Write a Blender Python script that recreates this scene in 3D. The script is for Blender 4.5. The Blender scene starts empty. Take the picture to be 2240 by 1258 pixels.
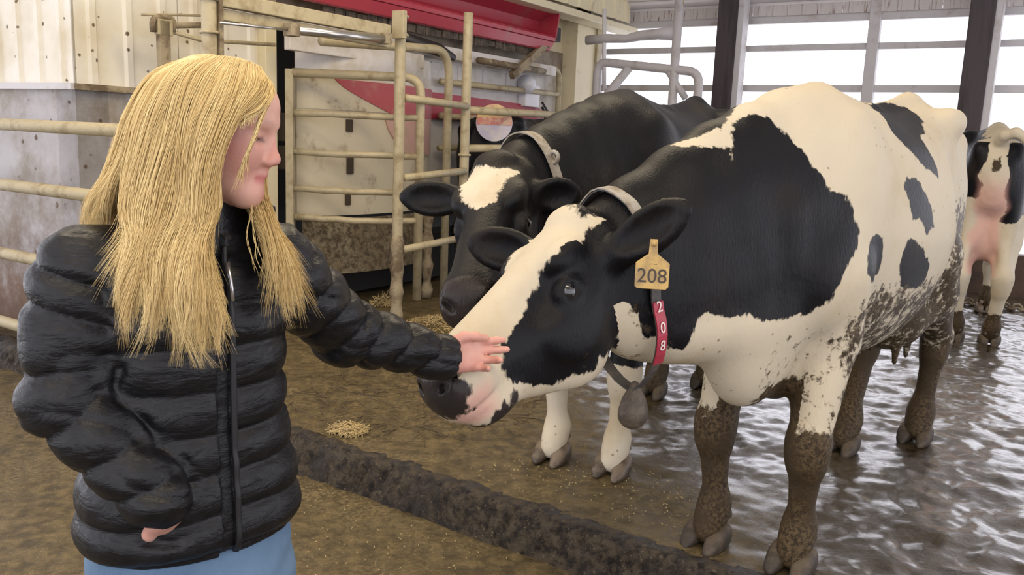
import bpy, bmesh, math, random
import numpy as np
from mathutils import Vector, Matrix

random.seed(7)
rng = np.random.default_rng(7)
scn = bpy.context.scene
COL = scn.collection

# ------------------------------------------------------------------ camera
CAM_H, FPX, ROLL = 1.33, 1850.0, 0.04
PITCH = math.atan((629 - 300) / FPX)
cam_d = bpy.data.cameras.new('camera')
cam_d.sensor_width = 36.0
cam_d.lens = FPX / 2240 * 36.0
cam_d.clip_start, cam_d.clip_end = 0.05, 200
cam = bpy.data.objects.new('camera', cam_d)
COL.objects.link(cam)
cam.matrix_world = (Matrix.Translation((0, 0, CAM_H)) @ Matrix.Rotation(math.pi / 2 - PITCH, 4, 'X')
                    @ Matrix.Rotation(ROLL, 4, 'Z'))
scn.camera = cam

# ------------------------------------------------------------------ sky and light
w = bpy.data.worlds.new('overcast_sky')
scn.world = w
w.use_nodes = True
bg = w.node_tree.nodes['Background']
bg.inputs[0].default_value = (0.93, 0.92, 1.0, 1)
bg.inputs[1].default_value = 4.2

def area_lamp(name, loc, size, power, col, aim=None):
    d = bpy.data.lights.new(name, 'AREA')
    d.shape = 'RECTANGLE'
    d.size, d.size_y = size
    d.energy = power
    d.color = col
    o = bpy.data.objects.new(name, d)
    COL.objects.link(o)
    o.location = loc
    if aim:
        o.rotation_euler = (Vector(aim) - Vector(loc)).to_track_quat('-Z', 'Y').to_euler()
    return o

WARM = (1.0, 0.84, 0.58)
for lx, ly, lz, le in ((-1.2, .4, 4.2, 72), (1.3, .8, 3.95, 72), (.4, 4.4, 3.5, 120), (-1.7, 3.2, 3.9, 95), (-.6, -2.8, 4.2, 72)):
    area_lamp('unseen_overhead_lamp', (lx, ly, lz), (2.4, .5), le, WARM)  # unseen overhead warmth; left-back lamp added to brighten the dim far walls

scn.view_settings.view_transform = 'Standard'
scn.view_settings.look = 'None'
scn.view_settings.gamma = 1.0
scn.view_settings.use_curve_mapping = False
scn.view_settings.exposure = -0.95

# ------------------------------------------------------------------ surveying (picture measurement -> metres)
def ray(px, py):
    u, v = (px - 1120) / FPX, (629 - py) / FPX
    c, s = math.cos(ROLL), math.sin(ROLL)
    v2, u2 = v * c + u * s, u * c - v * s
    return Vector((u2, math.cos(PITCH) + v2 * math.sin(PITCH), -math.sin(PITCH) + v2 * math.cos(PITCH)))
def gz(px, py, z=0.0):
    r = ray(px, py)
    return r * ((z - CAM_H) / r.z) + Vector((0, 0, CAM_H))
def atY(px, py, Y):
    r = ray(px, py)
    return r * (Y / r.y) + Vector((0, 0, CAM_H))
def onplane(px, py, P, d):
    n = (d[1], -d[0])
    r = ray(px, py)
    t = (P[0] * n[0] + P[1] * n[1]) / (r.x * n[0] + r.y * n[1])
    return r * t + Vector((0, 0, CAM_H))
A2, B2 = Vector((0.845, -0.5348)), Vector((0.5348, 0.845))      # barn axes: along the kerb | across the barn
A3, B3, Z3 = Vector((A2.x, A2.y, 0)), Vector((B2.x, B2.y, 0)), Vector((0, 0, 1))

# ------------------------------------------------------------------ objects
def tag(o, label=None, cat=None, group=None, kind=None):
    if label: o['label'] = label
    if cat: o['category'] = cat
    if group: o['group'] = group
    if kind: o['kind'] = kind
    return o
def link(name, me, mat=None, parent=None, smooth=False):
    o = bpy.data.objects.new(name, me)
    COL.objects.link(o)
    if mat is not None:
        me.materials.clear()
        for m in (mat if isinstance(mat, (list, tuple)) else [mat]):
            me.materials.append(m)
    if parent: o.parent = parent
    if smooth: me.polygons.foreach_set('use_smooth', np.ones(len(me.polygons), dtype=bool))
    return o
def empty(name, loc=(0, 0, 0), rz=0.0, parent=None):
    o = bpy.data.objects.new(name, None)
    o.empty_display_size = 0.1
    COL.objects.link(o)
    o.location = loc
    o.rotation_euler = (0, 0, rz)
    if parent: o.parent = parent
    return o
def mesh_np(name, V, Q):
    """V (n,3), Q (m,4) or (m,3) faces"""
    V = np.asarray(V, dtype=np.float32); Q = np.asarray(Q, dtype=np.int32)
    me = bpy.data.meshes.new(name)
    k = Q.shape[1]
    me.vertices.add(len(V)); me.vertices.foreach_set('co', V.ravel())
    me.loops.add(Q.size); me.loops.foreach_set('vertex_index', Q.ravel())
    me.polygons.add(len(Q)); me.polygons.foreach_set('loop_start', np.arange(0, Q.size, k, dtype=np.int32))
    me.update(calc_edges=True); me.validate()
    return me
def attr(me, name, vals):
    a = me.attributes.new(name, 'FLOAT', 'POINT')
    a.data.foreach_set('value', np.asarray(vals, dtype=np.float32))

class MB:
    """collects boxes, tubes, prisms into one mesh"""
    def __init__(s): s.V, s.F, s.sm = [], [], []
    def add(s, V, F, smooth=False):
        o = len(s.V)
        s.V += [tuple(v) for v in V]
        s.F += [tuple(i + o for i in f) for f in F]
        s.sm += [smooth] * len(F)
        return s
    def box(s, c, ex, ey, ez):
        """centre and three half-edge vectors"""
        c, ex, ey, ez = Vector(c), Vector(ex), Vector(ey), Vector(ez)
        V = [c + a * ex + b * ey + d * ez for d in (-1, 1) for b in (-1, 1) for a in (-1, 1)]
        return s.add(V, [(0, 2, 3, 1), (4, 5, 7, 6), (0, 1, 5, 4), (2, 6, 7, 3), (0, 4, 6, 2), (1, 3, 7, 5)])
    def beam(s, p, q, wd, ht, up=(0, 0, 1)):
        p, q = Vector(p), Vector(q)
        d = (q - p)
        u = Vector(up); side = d.cross(u).normalized(); u2 = side.cross(d).normalized()
        return s.box((p + q) / 2, d / 2, side * wd / 2, u2 * ht / 2)
    def tube(s, pts, r, n=12, caps=True, wob=0.0):
        pts = [Vector(p) for p in pts]
        rs = r if isinstance(r, (list, tuple)) else [r] * len(pts)
        V, F = [], []
        up = None
        for i, p in enumerate(pts):
            a = pts[max(i - 1, 0)]; b = pts[min(i + 1, len(pts) - 1)]
            t = (b - a).normalized()
            if up is None:
                up = Vector((0, 0, 1)) if abs(t.z) < 0.9 else Vector((1, 0, 0))
            sd = t.cross(up).normalized(); up = sd.cross(t).normalized()
            for k in range(n):
                an = 2 * math.pi * k / n
                rr = rs[i] * (1 + (random.uniform(-wob, wob) if wob else 0))
                V.append(p + (sd * math.cos(an) + up * math.sin(an)) * rr)
        for i in range(len(pts) - 1):
            for k in range(n):
                F.append((i * n + k, i * n + (k + 1) % n, (i + 1) * n + (k + 1) % n, (i + 1) * n + k))
        if caps:
            F.append(tuple(range(n))[::-1]); F.append(tuple(range((len(pts) - 1) * n, len(pts) * n)))
        return s.add(V, F, True)
    def prism(s, poly, off, smooth=False):
        """polygon of 3D points extruded by the vector off"""
        off = Vector(off); P = [Vector(p) for p in poly]; n = len(P)
        V = P + [p + off for p in P]
        F = [tuple(range(n))[::-1], tuple(range(n, 2 * n))] + [(i, (i + 1) % n, n + (i + 1) % n, n + i) for i in range(n)]
        return s.add(V, F, smooth)
    def ring(s, c, ax, R, r, n=24, m=8, sx=1.0):
        ax = Vector(ax).normalized()
        e1 = ax.orthogonal().normalized(); e2 = ax.cross(e1)
        pts = [Vector(c) + (e1 * math.cos(2 * math.pi * i / n) * sx + e2 * math.sin(2 * math.pi * i / n)) * R for i in range(n)]
        V, F = [], []
        for i, p in enumerate(pts):
            rad = (p - Vector(c)).normalized()
            for k in range(m):
                an = 2 * math.pi * k / m
                V.append(p + (rad * math.cos(an) + ax * math.sin(an)) * r)
        for i in range(n):
            for k in range(m):
                F.append((i * m + k, i * m + (k + 1) % m, ((i + 1) % n) * m + (k + 1) % m, ((i + 1) % n) * m + k))
        return s.add(V, F, True)
    def ball(s, c, R, n=16, m=10, sc=(1, 1, 1)):
        c = Vector(c); V = [c + Vector((0, 0, R * sc[2]))]; F = []
        for j in range(1, m):
            th = math.pi * j / m
            for k in range(n):
                ph = 2 * math.pi * k / n
                V.append(c + Vector((R * sc[0] * math.sin(th) * math.cos(ph), R * sc[1] * math.sin(th) * math.sin(ph), R * sc[2] * math.cos(th))))
        V.append(c - Vector((0, 0, R * sc[2])))
        for k in range(n): F.append((0, 1 + k, 1 + (k + 1) % n))
        for j in range(m - 2):
            for k in range(n):
                a = 1 + j * n; b = a + n
                F.append((a + k, b + k, b + (k + 1) % n, a + (k + 1) % n))
        L = len(V) - 1; a = 1 + (m - 2) * n
        for k in range(n): F.append((L, a + (k + 1) % n, a + k))
        return s.add(V, F, True)
    def build(s, name, mat, parent=None, bevel=0.0):
        me = bpy.data.meshes.new(name)
        me.from_pydata(s.V, [], s.F)
        me.polygons.foreach_set('use_smooth', np.array(s.sm, dtype=bool))
        bm = bmesh.new(); bm.from_mesh(me)
        bmesh.ops.recalc_face_normals(bm, faces=bm.faces)
        if bevel:
            es = [e for e in bm.edges if len(e.link_faces) == 2 and e.calc_face_angle(0) > 0.6 and not (e.link_faces[0].smooth and e.link_faces[1].smooth)]
            bmesh.ops.bevel(bm, geom=es, offset=bevel, segments=2, affect='EDGES', profile=0.6, clamp_overlap=True)
        bm.to_mesh(me); bm.free()
        o = link(name, me, mat, parent)
        return o

def arc(c, e1, e2, R, a0, a1, n=8):
    c, e1, e2 = Vector(c), Vector(e1), Vector(e2)
    return [c + (e1 * math.cos(a0 + (a1 - a0) * i / n) + e2 * math.sin(a0 + (a1 - a0) * i / n)) * R for i in range(n + 1)]
def rounded(pts, R, n=6):
    """polyline with rounded corners"""
    P = [Vector(p) for p in pts]; out = [P[0]]
    for i in range(1, len(P) - 1):
        a = (P[i - 1] - P[i]).normalized(); b = (P[i + 1] - P[i]).normalized()
        r = min(R, (P[i - 1] - P[i]).length * .49, (P[i + 1] - P[i]).length * .49)
        p0, p2 = P[i] + a * r, P[i] + b * r
        for k in range(n + 1):
            t = k / n
            out.append(p0 * (1 - t) ** 2 + P[i] * 2 * t * (1 - t) + p2 * t * t)
    out.append(P[-1])
    return out

# ------------------------------------------------------------------ materials
class NT:
    def __init__(s, name):
        s.m = bpy.data.materials.new(name); s.m.use_nodes = True
        s.t = s.m.node_tree; s.bsdf = s.t.nodes['Principled BSDF']
    def n(s, typ, **kw):
        nd = s.t.nodes.new(typ)
        for k, v in kw.items(): setattr(nd, k, v)
        return nd
    def l(s, a, b): s.t.links.new(a, b)
    def val(s, sock, v):
        if isinstance(v, bpy.types.NodeSocket): s.l(v, sock)
        else: sock.default_value = v
    def coord(s, kind='Object', scale=None, rot=None):
        tc = s.n('ShaderNodeTexCoord'); o = tc.outputs[kind]
        if scale is not None or rot is not None:
            mp = s.n('ShaderNodeMapping'); s.l(o, mp.inputs[0])
            if scale is not None: mp.inputs['Scale'].default_value = scale if isinstance(scale, (tuple, list)) else (scale,) * 3
            if rot is not None: mp.inputs['Rotation'].default_value = rot
            o = mp.outputs[0]
        return o
    def noise(s, vec, scale, detail=4, rough=.55, dist=0.0):
        nd = s.n('ShaderNodeTexNoise'); s.l(vec, nd.inputs['Vector'])
        nd.inputs['Scale'].default_value = scale; nd.inputs['Detail'].default_value = detail
        nd.inputs['Roughness'].default_value = rough; nd.inputs['Distortion'].default_value = dist
        return nd.outputs['Fac']
    def vor(s, vec, scale, feature='F1', out='Distance', rnd=1.0):
        nd = s.n('ShaderNodeTexVoronoi', feature=feature); s.l(vec, nd.inputs['Vector'])
        nd.inputs['Scale'].default_value = scale; nd.inputs['Randomness'].default_value = rnd
        return nd.outputs[out]
    def math(s, op, a, b=None, c=None, clamp=False):
        nd = s.n('ShaderNodeMath', operation=op, use_clamp=clamp)
        s.val(nd.inputs[0], a)
        if b is not None: s.val(nd.inputs[1], b)
        if c is not None: s.val(nd.inputs[2], c)
        return nd.outputs[0]
    def step(s, v, lo, hi, a=0.0, b=1.0):
        nd = s.n('ShaderNodeMapRange', interpolation_type='SMOOTHSTEP'); s.val(nd.inputs['Value'], v)
        for k, x in zip(('From Min', 'From Max', 'To Min', 'To Max'), (lo, hi, a, b)): nd.inputs[k].default_value = x
        return nd.outputs[0]
    def mix(s, f, a, b, mode='MIX'):
        nd = s.n('ShaderNodeMix', data_type='RGBA', blend_type=mode)
        s.val(nd.inputs[0], f)
        for sock, v in ((nd.inputs[6], a), (nd.inputs[7], b)):
            if isinstance(v, bpy.types.NodeSocket): s.l(v, sock)
            else: sock.default_value = (*v[:3], 1)
        return nd.outputs[2]
    def attr(s, name):
        nd = s.n('ShaderNodeAttribute'); nd.attribute_name = name
        return nd.outputs['Fac']
    def bump(s, h, strength=.5, dist=.01, prev=None):
        nd = s.n('ShaderNodeBump'); s.l(h, nd.inputs['Height'])
        nd.inputs['Strength'].default_value = strength; nd.inputs['Distance'].default_value = dist
        if prev is not None: s.l(prev, nd.inputs['Normal'])
        return nd.outputs[0]
    def out(s, col=None, rough=None, metal=None, normal=None, **kw):
        b = s.bsdf
        if col is not None: s.val(b.inputs['Base Color'], (*col[:3], 1) if isinstance(col, (tuple, list)) else col)
        if rough is not None: s.val(b.inputs['Roughness'], rough)
        if metal is not None: s.val(b.inputs['Metallic'], metal)
        if normal is not None: s.l(normal, b.inputs['Normal'])
        for k, v in kw.items(): s.val(b.inputs[k.replace('_', ' ')], v)
        return s.m

def simple(name, col, rough=.5, metal=0.0, dirt=None, dscale=6.0, dlo=.45, dhi=.62, bump=0.0, bscale=40, stretch=None):
    """plain colour with dirt of its own shape and fine relief"""
    t = NT(name); v = t.coord('Object', stretch)
    c = col
    if dirt is not None:
        f = t.step(t.noise(v, dscale, 6, .65), dlo, dhi)
        c = t.mix(f, col, dirt)
    nrm = None
    if bump: nrm = t.bump(t.noise(v, bscale, 5, .6), bump, .01)
    return t.out(c, rough, metal, nrm)

# ------------------------------------------------------------------ signed-distance modelling
class Field:
    def __init__(s, lo, hi, h):
        s.lo = np.array(lo, dtype=np.float64); s.h = h
        s.n = (np.ceil((np.array(hi) - s.lo) / h)).astype(int) + 1
        s.ax = [(s.lo[i] + h * np.arange(s.n[i])).astype(np.float32) for i in range(3)]
        s.d = np.full(tuple(s.n), 1.0, dtype=np.float32)
    def box(s, lo, hi, pad):
        sl = []
        for i in range(3):
            a = int(np.floor((lo[i] - pad - s.lo[i]) / s.h)); b = int(np.ceil((hi[i] + pad - s.lo[i]) / s.h)) + 1
            a = min(max(a, 0), s.n[i]); b = min(max(b, 0), s.n[i])
            if b - a < 1: return None, None
            sl.append(slice(a, b))
        X = s.ax[0][sl[0]][:, None, None]; Y = s.ax[1][sl[1]][None, :, None]; Z = s.ax[2][sl[2]][None, None, :]
        return tuple(sl), (X, Y, Z)
    def put(s, prim, k=0.02, sub=False):
        fn, lo, hi = prim
        sl, P = s.box(lo, hi, k + 3 * s.h)
        if sl is None: return s
        v = fn(*P); c = s.d[sl]
        if sub:
            v = -v
            hh = np.maximum(k - np.abs(c - v), 0) / max(k, 1e-6)
            s.d[sl] = np.maximum(c, v) + hh * hh * k * .25
        else:
            hh = np.maximum(k - np.abs(c - v), 0) / max(k, 1e-6)
            s.d[sl] = np.minimum(c, v) - hh * hh * k * .25
        return s
    def mesh(s):
        d = s.d; S = d < 0
        nx, ny, nz = s.n
        cnt = np.zeros((nx - 1, ny - 1, nz - 1), dtype=np.uint8)
        for i in (0, 1):
            for j in (0, 1):
                for k in (0, 1):
                    cnt += S[i:nx - 1 + i, j:ny - 1 + j, k:nz - 1 + k]
        act = (cnt > 0) & (cnt < 8)
        I, J, K = np.nonzero(act)
        idx = np.full(act.shape, -1, dtype=np.int32); idx[I, J, K] = np.arange(len(I))
        acc = np.zeros((len(I), 3), dtype=np.float32); num = np.zeros(len(I), dtype=np.float32)
        corners = [(i, j, k) for i in (0, 1) for j in (0, 1) for k in (0, 1)]
        for a in corners:
            for ax in range(3):
                if a[ax]: continue
                b = list(a); b[ax] = 1
                da = d[I + a[0], J + a[1], K + a[2]]; db = d[I + b[0], J + b[1], K + b[2]]
                m = (da < 0) != (db < 0)
                t = np.where(m, da / np.where(m, da - db, 1), 0)
                p = np.array(a, dtype=np.float32)[None, :].repeat(len(I), 0); p[:, ax] = t
                acc += p * m[:, None]; num += m
        V = acc / num[:, None] + np.stack([I, J, K], 1)
        V = V * s.h + s.lo
        Q = []
        for ax in range(3):
            a0 = [slice(None)] * 3; a1 = [slice(None)] * 3
            a0[ax] = slice(0, -1); a1[ax] = slice(1, None)
            s0, s1 = S[tuple(a0)], S[tuple(a1)]
            for flip in (False, True):
                e = np.argwhere((s0 & ~s1) if not flip else (~s0 & s1))
                u, v = [(1, 2), (2, 0), (0, 1)][ax]
                ok = (e[:, u] > 0) & (e[:, v] > 0) & (e[:, u] < s.n[u] - 1) & (e[:, v] < s.n[v] - 1)
                e = e[ok]
                if not len(e): continue
                def g(du, dv):
                    q = e.copy(); q[:, u] -= du; q[:, v] -= dv
                    return idx[q[:, 0], q[:, 1], q[:, 2]]
                q = np.stack([g(1, 1), g(0, 1), g(0, 0), g(1, 0)], 1)
                Q.append(q[:, ::-1] if flip else q)
        return V, np.concatenate(Q)

def smooth_mesh(V, Q, it=2, lam=.5):
    E = np.concatenate([Q[:, [0, 1]], Q[:, [1, 2]], Q[:, [2, 3]], Q[:, [3, 0]]])
    n = len(V); deg = np.bincount(E.ravel(), minlength=n).astype(np.float64)
    for _ in range(it):
        S = np.zeros_like(V)
        for c in range(3):
            S[:, c] = np.bincount(E[:, 0], weights=V[E[:, 1], c], minlength=n) + np.bincount(E[:, 1], weights=V[E[:, 0], c], minlength=n)
        V = V + lam * (S / deg[:, None] - V)
    return V
def normals_np(V, Q):
    a = V[Q[:, 2]] - V[Q[:, 0]]; b = V[Q[:, 3]] - V[Q[:, 1]]
    fn = np.cross(a, b); N = np.zeros_like(V)
    for k in range(4):
        for c in range(3): N[:, c] += np.bincount(Q[:, k], weights=fn[:, c], minlength=len(V))
    return N / (np.linalg.norm(N, axis=1)[:, None] + 1e-12)

class Frame:
    def __init__(s, o, x, z):
        s.o = np.array(o, dtype=float); x = np.array(x, dtype=float); x /= np.linalg.norm(x)
        z = np.array(z, dtype=float); y = np.cross(z, x); y /= np.linalg.norm(y); z = np.cross(x, y)
        s.R = np.stack([x, y, z])
    def w(s, p): return s.o + np.asarray(p, dtype=float) @ s.R
    def v(s, p): return np.asarray(p, dtype=float) @ s.R
    def loc(s, P): return (np.asarray(P) - s.o) @ s.R.T
    def grid(s, X, Y, Z):
        a, b, c = X - np.float32(s.o[0]), Y - np.float32(s.o[1]), Z - np.float32(s.o[2])
        return [np.float32(r[0]) * a + np.float32(r[1]) * b + np.float32(r[2]) * c for r in s.R]
WORLD = Frame((0, 0, 0), (1, 0, 0), (0, 0, 1))

def cap(p, q, r0, r1, flat=None, F=WORLD):
    """tapered capsule; flat=(axis, factor) squashes it along an axis"""
    p, q = F.w(p), F.w(q); ab = q - p; L2 = float(ab @ ab) + 1e-12; R = max(r0, r1)
    fa = None
    if flat: fa = F.v(flat[0]); fa = fa / np.linalg.norm(fa)
    f32 = np.float32
    def fn(X, Y, Z):
        a, b, c = X - f32(p[0]), Y - f32(p[1]), Z - f32(p[2])
        t = np.clip((a * f32(ab[0]) + b * f32(ab[1]) + c * f32(ab[2])) / f32(L2), 0, 1)
        a = a - t * f32(ab[0]); b = b - t * f32(ab[1]); c = c - t * f32(ab[2])
        r = f32(r0) + t * f32(r1 - r0)
        e2 = a * a + b * b + c * c
        if fa is not None:
            u = a * f32(fa[0]) + b * f32(fa[1]) + c * f32(fa[2])
            e2 = e2 + u * u * f32(1 / flat[1] ** 2 - 1)
            return (np.sqrt(e2) - r) * f32(min(1, .5 + .5 * flat[1]))
        return np.sqrt(e2) - r
    return fn, np.minimum(p, q) - R, np.maximum(p, q) + R
def ell(c, r, F=WORLD):
    c = np.asarray(c, dtype=float); R = float(max(r)); cw = F.w(c); f32 = np.float32
    def fn(X, Y, Z):
        x, y, z = F.grid(X, Y, Z)
        x, y, z = x - f32(c[0]), y - f32(c[1]), z - f32(c[2])
        k0 = np.sqrt((x / f32(r[0])) ** 2 + (y / f32(r[1])) ** 2 + (z / f32(r[2])) ** 2)
        k1 = np.sqrt((x / f32(r[0] ** 2)) ** 2 + (y / f32(r[1] ** 2)) ** 2 + (z / f32(r[2] ** 2)) ** 2)
        return k0 * (k0 - 1) / (k1 + f32(1e-6))
    return fn, cw - R, cw + R
def dense(st, n=400):
    """catmull-rom style smooth table of stations, first column is the parameter"""
    st = np.array(st, dtype=float); t = st[:, 0]; m = np.gradient(st[:, 1:], t, axis=0)
    tt = np.linspace(t[0], t[-1], n); i = np.clip(np.searchsorted(t, tt, 'right') - 1, 0, len(t) - 2)
    h = (t[i + 1] - t[i]); u = ((tt - t[i]) / h)[:, None]; h = h[:, None]
    a, b = st[i, 1:], st[i + 1, 1:]
    v = (2 * u ** 3 - 3 * u ** 2 + 1) * a + (u ** 3 - 2 * u ** 2 + u) * h * m[i] + (-2 * u ** 3 + 3 * u ** 2) * b + (u ** 3 - u ** 2) * h * m[i + 1]
    return tt, v
def loft(st, F=WORLD, low=1.0, n=2.2):
    """stations (x, top, bottom, half width, y shift) along the frame's x axis; low narrows the lower half"""
    tt, v = dense(st); f32 = np.float32
    x0, x1 = tt[0], tt[-1]
    cs = np.array([[x, sy * (v[:, 2].max() + abs(v[:, 3]).max()), z] for x in (x0, x1) for sy in (-1, 1) for z in (v[:, 0].max(), v[:, 1].min())])
    cw = np.array([F.w(c) for c in cs])
    def fn(X, Y, Z):
        x, y, z = F.grid(X, Y, Z)
        xc = np.clip(x, f32(x0), f32(x1)); ii = ((xc - f32(x0)) / f32(x1 - x0) * (len(tt) - 1)).astype(np.int32)
        T = v[:, 0].astype(np.float32)[ii]; Bm = v[:, 1].astype(np.float32)[ii]; W = v[:, 2].astype(np.float32)[ii]; ys = v[:, 3].astype(np.float32)[ii]
        zc = (T + Bm) * f32(.5); hh = np.maximum((T - Bm) * f32(.5), f32(.004)); W = np.maximum(W, f32(.004))
        q = (z - zc) / hh
        if low != 1.0: W = W * (1 - (1 - f32(low)) * np.clip(-q, 0, 1.2))
        qy = np.abs(y - ys) / W
        k0 = (qy ** f32(n) + np.abs(q) ** f32(n)) ** f32(1 / n)
        g = np.sqrt((qy / W) ** 2 + (q / hh) ** 2) / np.maximum(np.sqrt(qy ** 2 + q ** 2), f32(1e-4))
        d = (k0 - 1) / np.maximum(g, f32(1e-4))
        dx = np.abs(x - xc)
        return np.where(dx > 0, np.sqrt(np.maximum(d, 0) ** 2 + dx * dx) + np.minimum(d, 0) * 0, d)
    return fn, cw.min(0) - .02, cw.max(0) + .02
def chain(fld, pts, rs, k=.02, flat=None, F=WORLD, sub=False):
    for i in range(len(pts) - 1):
        fld.put(cap(pts[i], pts[i + 1], rs[i], rs[i + 1], flat, F), k, sub)
def polydist(px, py, poly):
    """signed distance to a closed polygon, positive inside"""
    poly = np.asarray(poly, dtype=float); n = len(poly)
    best = np.full(px.shape, 1e9); ins = np.zeros(px.shape, dtype=bool)
    for i in range(n):
        a, b = poly[i], poly[(i + 1) % n]; e = b - a
        t = np.clip(((px - a[0]) * e[0] + (py - a[1]) * e[1]) / (e @ e + 1e-12), 0, 1)
        best = np.minimum(best, (px - a[0] - t * e[0]) ** 2 + (py - a[1] - t * e[1]) ** 2)
        c = ((a[1] > py) != (b[1] > py))
        with np.errstate(divide='ignore', invalid='ignore'):
            xi = (b[0] - a[0]) * (py - a[1]) / (b[1] - a[1]) + a[0]
        ins ^= c & (px < xi)
    return np.where(ins, 1, -1) * np.sqrt(best)
def vnoise(P, scale, seed=0):
    """cheap smooth value noise on points (n,3) in -1..1"""
    r = np.random.default_rng(seed); T = r.uniform(-1, 1, (32, 32, 32)).astype(np.float32)
    q = P * scale; i = np.floor(q).astype(int); f = q - i; f = f * f * (3 - 2 * f); out = 0
    for a in (0, 1):
        for b in (0, 1):
            for c in (0, 1):
                wgt = (f[:, 0] if a else 1 - f[:, 0]) * (f[:, 1] if b else 1 - f[:, 1]) * (f[:, 2] if c else 1 - f[:, 2])
                out = out + wgt * T[(i[:, 0] + a) % 32, (i[:, 1] + b) % 32, (i[:, 2] + c) % 32]
    return out

# ================================================================== materials of the place
STEEL = simple('dirty galvanised pipe', (.44, .375, .235), .55, .1, (.26, .20, .105), 9, .45, .75, .25, 55)
STEEL_D = simple('manure splashed steel', (.33, .27, .17), .7, .0, (.13, .09, .05), 7, .4, .6, .5, 45)
STEEL_L = simple('pale grey galvanised rail', (.52, .50, .50), .5, .0, (.34, .29, .26), 5, .5, .75, .15, 60)
CREAM = simple('cream painted sheet', (.70, .62, .42), .5, 0, (.36, .29, .16), 5, .56, .78, .1, 60)
BRUSHED = simple('brushed cylinder steel', (.62, .6, .56), .22, .9)
BLACKP = simple('black plastic', (.015, .015, .015), .45)
SHADE_BLACK = simple('painted interior shade', (.012, .011, .01), .9)  # near-black colour stands in for shade in and under the robot
WOODPOST = simple('dark brown post', (.055, .042, .045), .7, 0, (.03, .022, .02), 12, .45, .65, .3, 60, (1, 1, .1))
RED = simple('red plastic shell', (.36, .03, .05), .38, 0, (.30, .12, .10), 3.5, .5, .8, .05, 30)
PINKPANEL = simple('faded pink panel', (.55, .33, .28), .55, 0, (.4, .31, .18), 4, .42, .7, .1, 30)
WHITEP = simple('dirty white panel', (.66, .63, .60), .5, 0, (.42, .35, .23), 3, .45, .75, .12, 30)

def wall_paint():
    t = NT('spattered white sheet metal'); v = t.coord('Object')
    spots = t.step(t.math('ADD', t.vor(v, 11), t.math('MULTIPLY', t.noise(v, 30, 3), .35)), .26, .31, 1, 0)
    big = t.step(t.noise(v, 1.3, 5, .6), .45, .75)
    c = t.mix(big, (.72, .68, .58), (.55, .48, .33))
    c = t.mix(spots, c, (.13, .09, .05))
    return t.out(c, .42, 0, t.bump(t.noise(v, 3, 3), .2, .01))
PANEL = wall_paint()
def concrete_paint():
    t = NT('stained painted concrete'); v = t.coord('Object')
    z = t.n('ShaderNodeSeparateXYZ'); t.l(v, z.inputs[0])
    n1 = t.noise(v, 2.2, 7, .68); n2 = t.noise(v, 9, 6, .7)
    low = t.step(t.math('ADD', z.outputs[2], t.math('MULTIPLY', n2, -.9)), -.35, .45, 1, 0)
    c = t.mix(t.step(n1, .4, .7), (.44, .42, .42), (.25, .21, .16))
    spots = t.step(t.vor(v, 9), .12, .2, 1, 0)
    c = t.mix(t.math('MULTIPLY', spots, t.step(n2, .5, .6)), c, (.12, .08, .05))
    c = t.mix(low, c, (.16, .095, .06))
    return t.out(c, t.step(n2, .3, .7, .45, .8), 0, t.bump(n2, .35, .01))
CONC = concrete_paint()

def floor_mat(name, wet_from=None):
    t = NT(name); v = t.coord('Object')
    n1 = t.noise(v, 1.6, 8, .62); n2 = t.noise(v, 14, 8, .68); n3 = t.noise(v, 55, 6, .7)
    stretch = t.n('ShaderNodeMapping'); t.l(v, stretch.inputs[0])
    stretch.inputs['Rotation'].default_value = (0, 0, .35); stretch.inputs['Scale'].default_value = (1, 4.5, 1)
    n4 = t.noise(stretch.outputs[0], 9, 5, .62, 1.2)
    c = t.mix(t.step(n2, .35, .68), (.050, .036, .014), (.160, .115, .047))
    c = t.mix(t.step(n1, .4, .65), c, t.mix(t.step(n3, .4, .65), (.075, .054, .022), (.205, .150, .066)))
    straw = t.step(n4, .66, .72)
    c = t.mix(t.math('MULTIPLY', straw, .55), c, (.06, .045, .025))
    chaff = t.step(t.math('ADD', t.vor(v, 85), t.math('MULTIPLY', n3, .3)), .25, .30, 1, 0)
    chaff = t.math('MULTIPLY', chaff, t.step(n2, .45, .55))
    if wet_from is not None:
        s = t.n('ShaderNodeSeparateXYZ'); t.l(v, s.inputs[0])
        wet = t.step(t.math('ADD', t.math('ADD', s.outputs[0], t.math('MULTIPLY', s.outputs[1], .25)), t.math('MULTIPLY', n1, 1.1)), wet_from, wet_from + .8)
    else:
        wet = t.step(n1, .55, .75, 0, .5)
    dry = t.math('SUBTRACT', 1.0, wet)
    c = t.mix(t.math('MULTIPLY', chaff, dry), c, (.36, .28, .15))
    c = t.mix(wet, c, t.mix(.7, c, (.024, .017, .010)))
    r = t.step(n3, .35, .7, .40, .75)
    r = t.mix(wet, r, t.step(n3, .3, .75, .05, .22))
    h = t.math('ADD', t.math('MULTIPLY', n2, 1.0), t.math('MULTIPLY', n3, .35))
    nb = t.bump(h, .6, .016)
    cn = t.bump(t.math('ADD', t.math('MULTIPLY', n2, .8), t.math('MULTIPLY', n3, .5)), .10, .010)
    t.l(cn, t.bsdf.inputs['Coat Normal'])
    return t.out(c, r, 0, nb, Coat_Weight=wet, Coat_Roughness=.025)
FLOOR_M = floor_mat('wet manure on concrete', 1.75)
ALLEY_M = floor_mat('grooved alley concrete', None)
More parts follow.
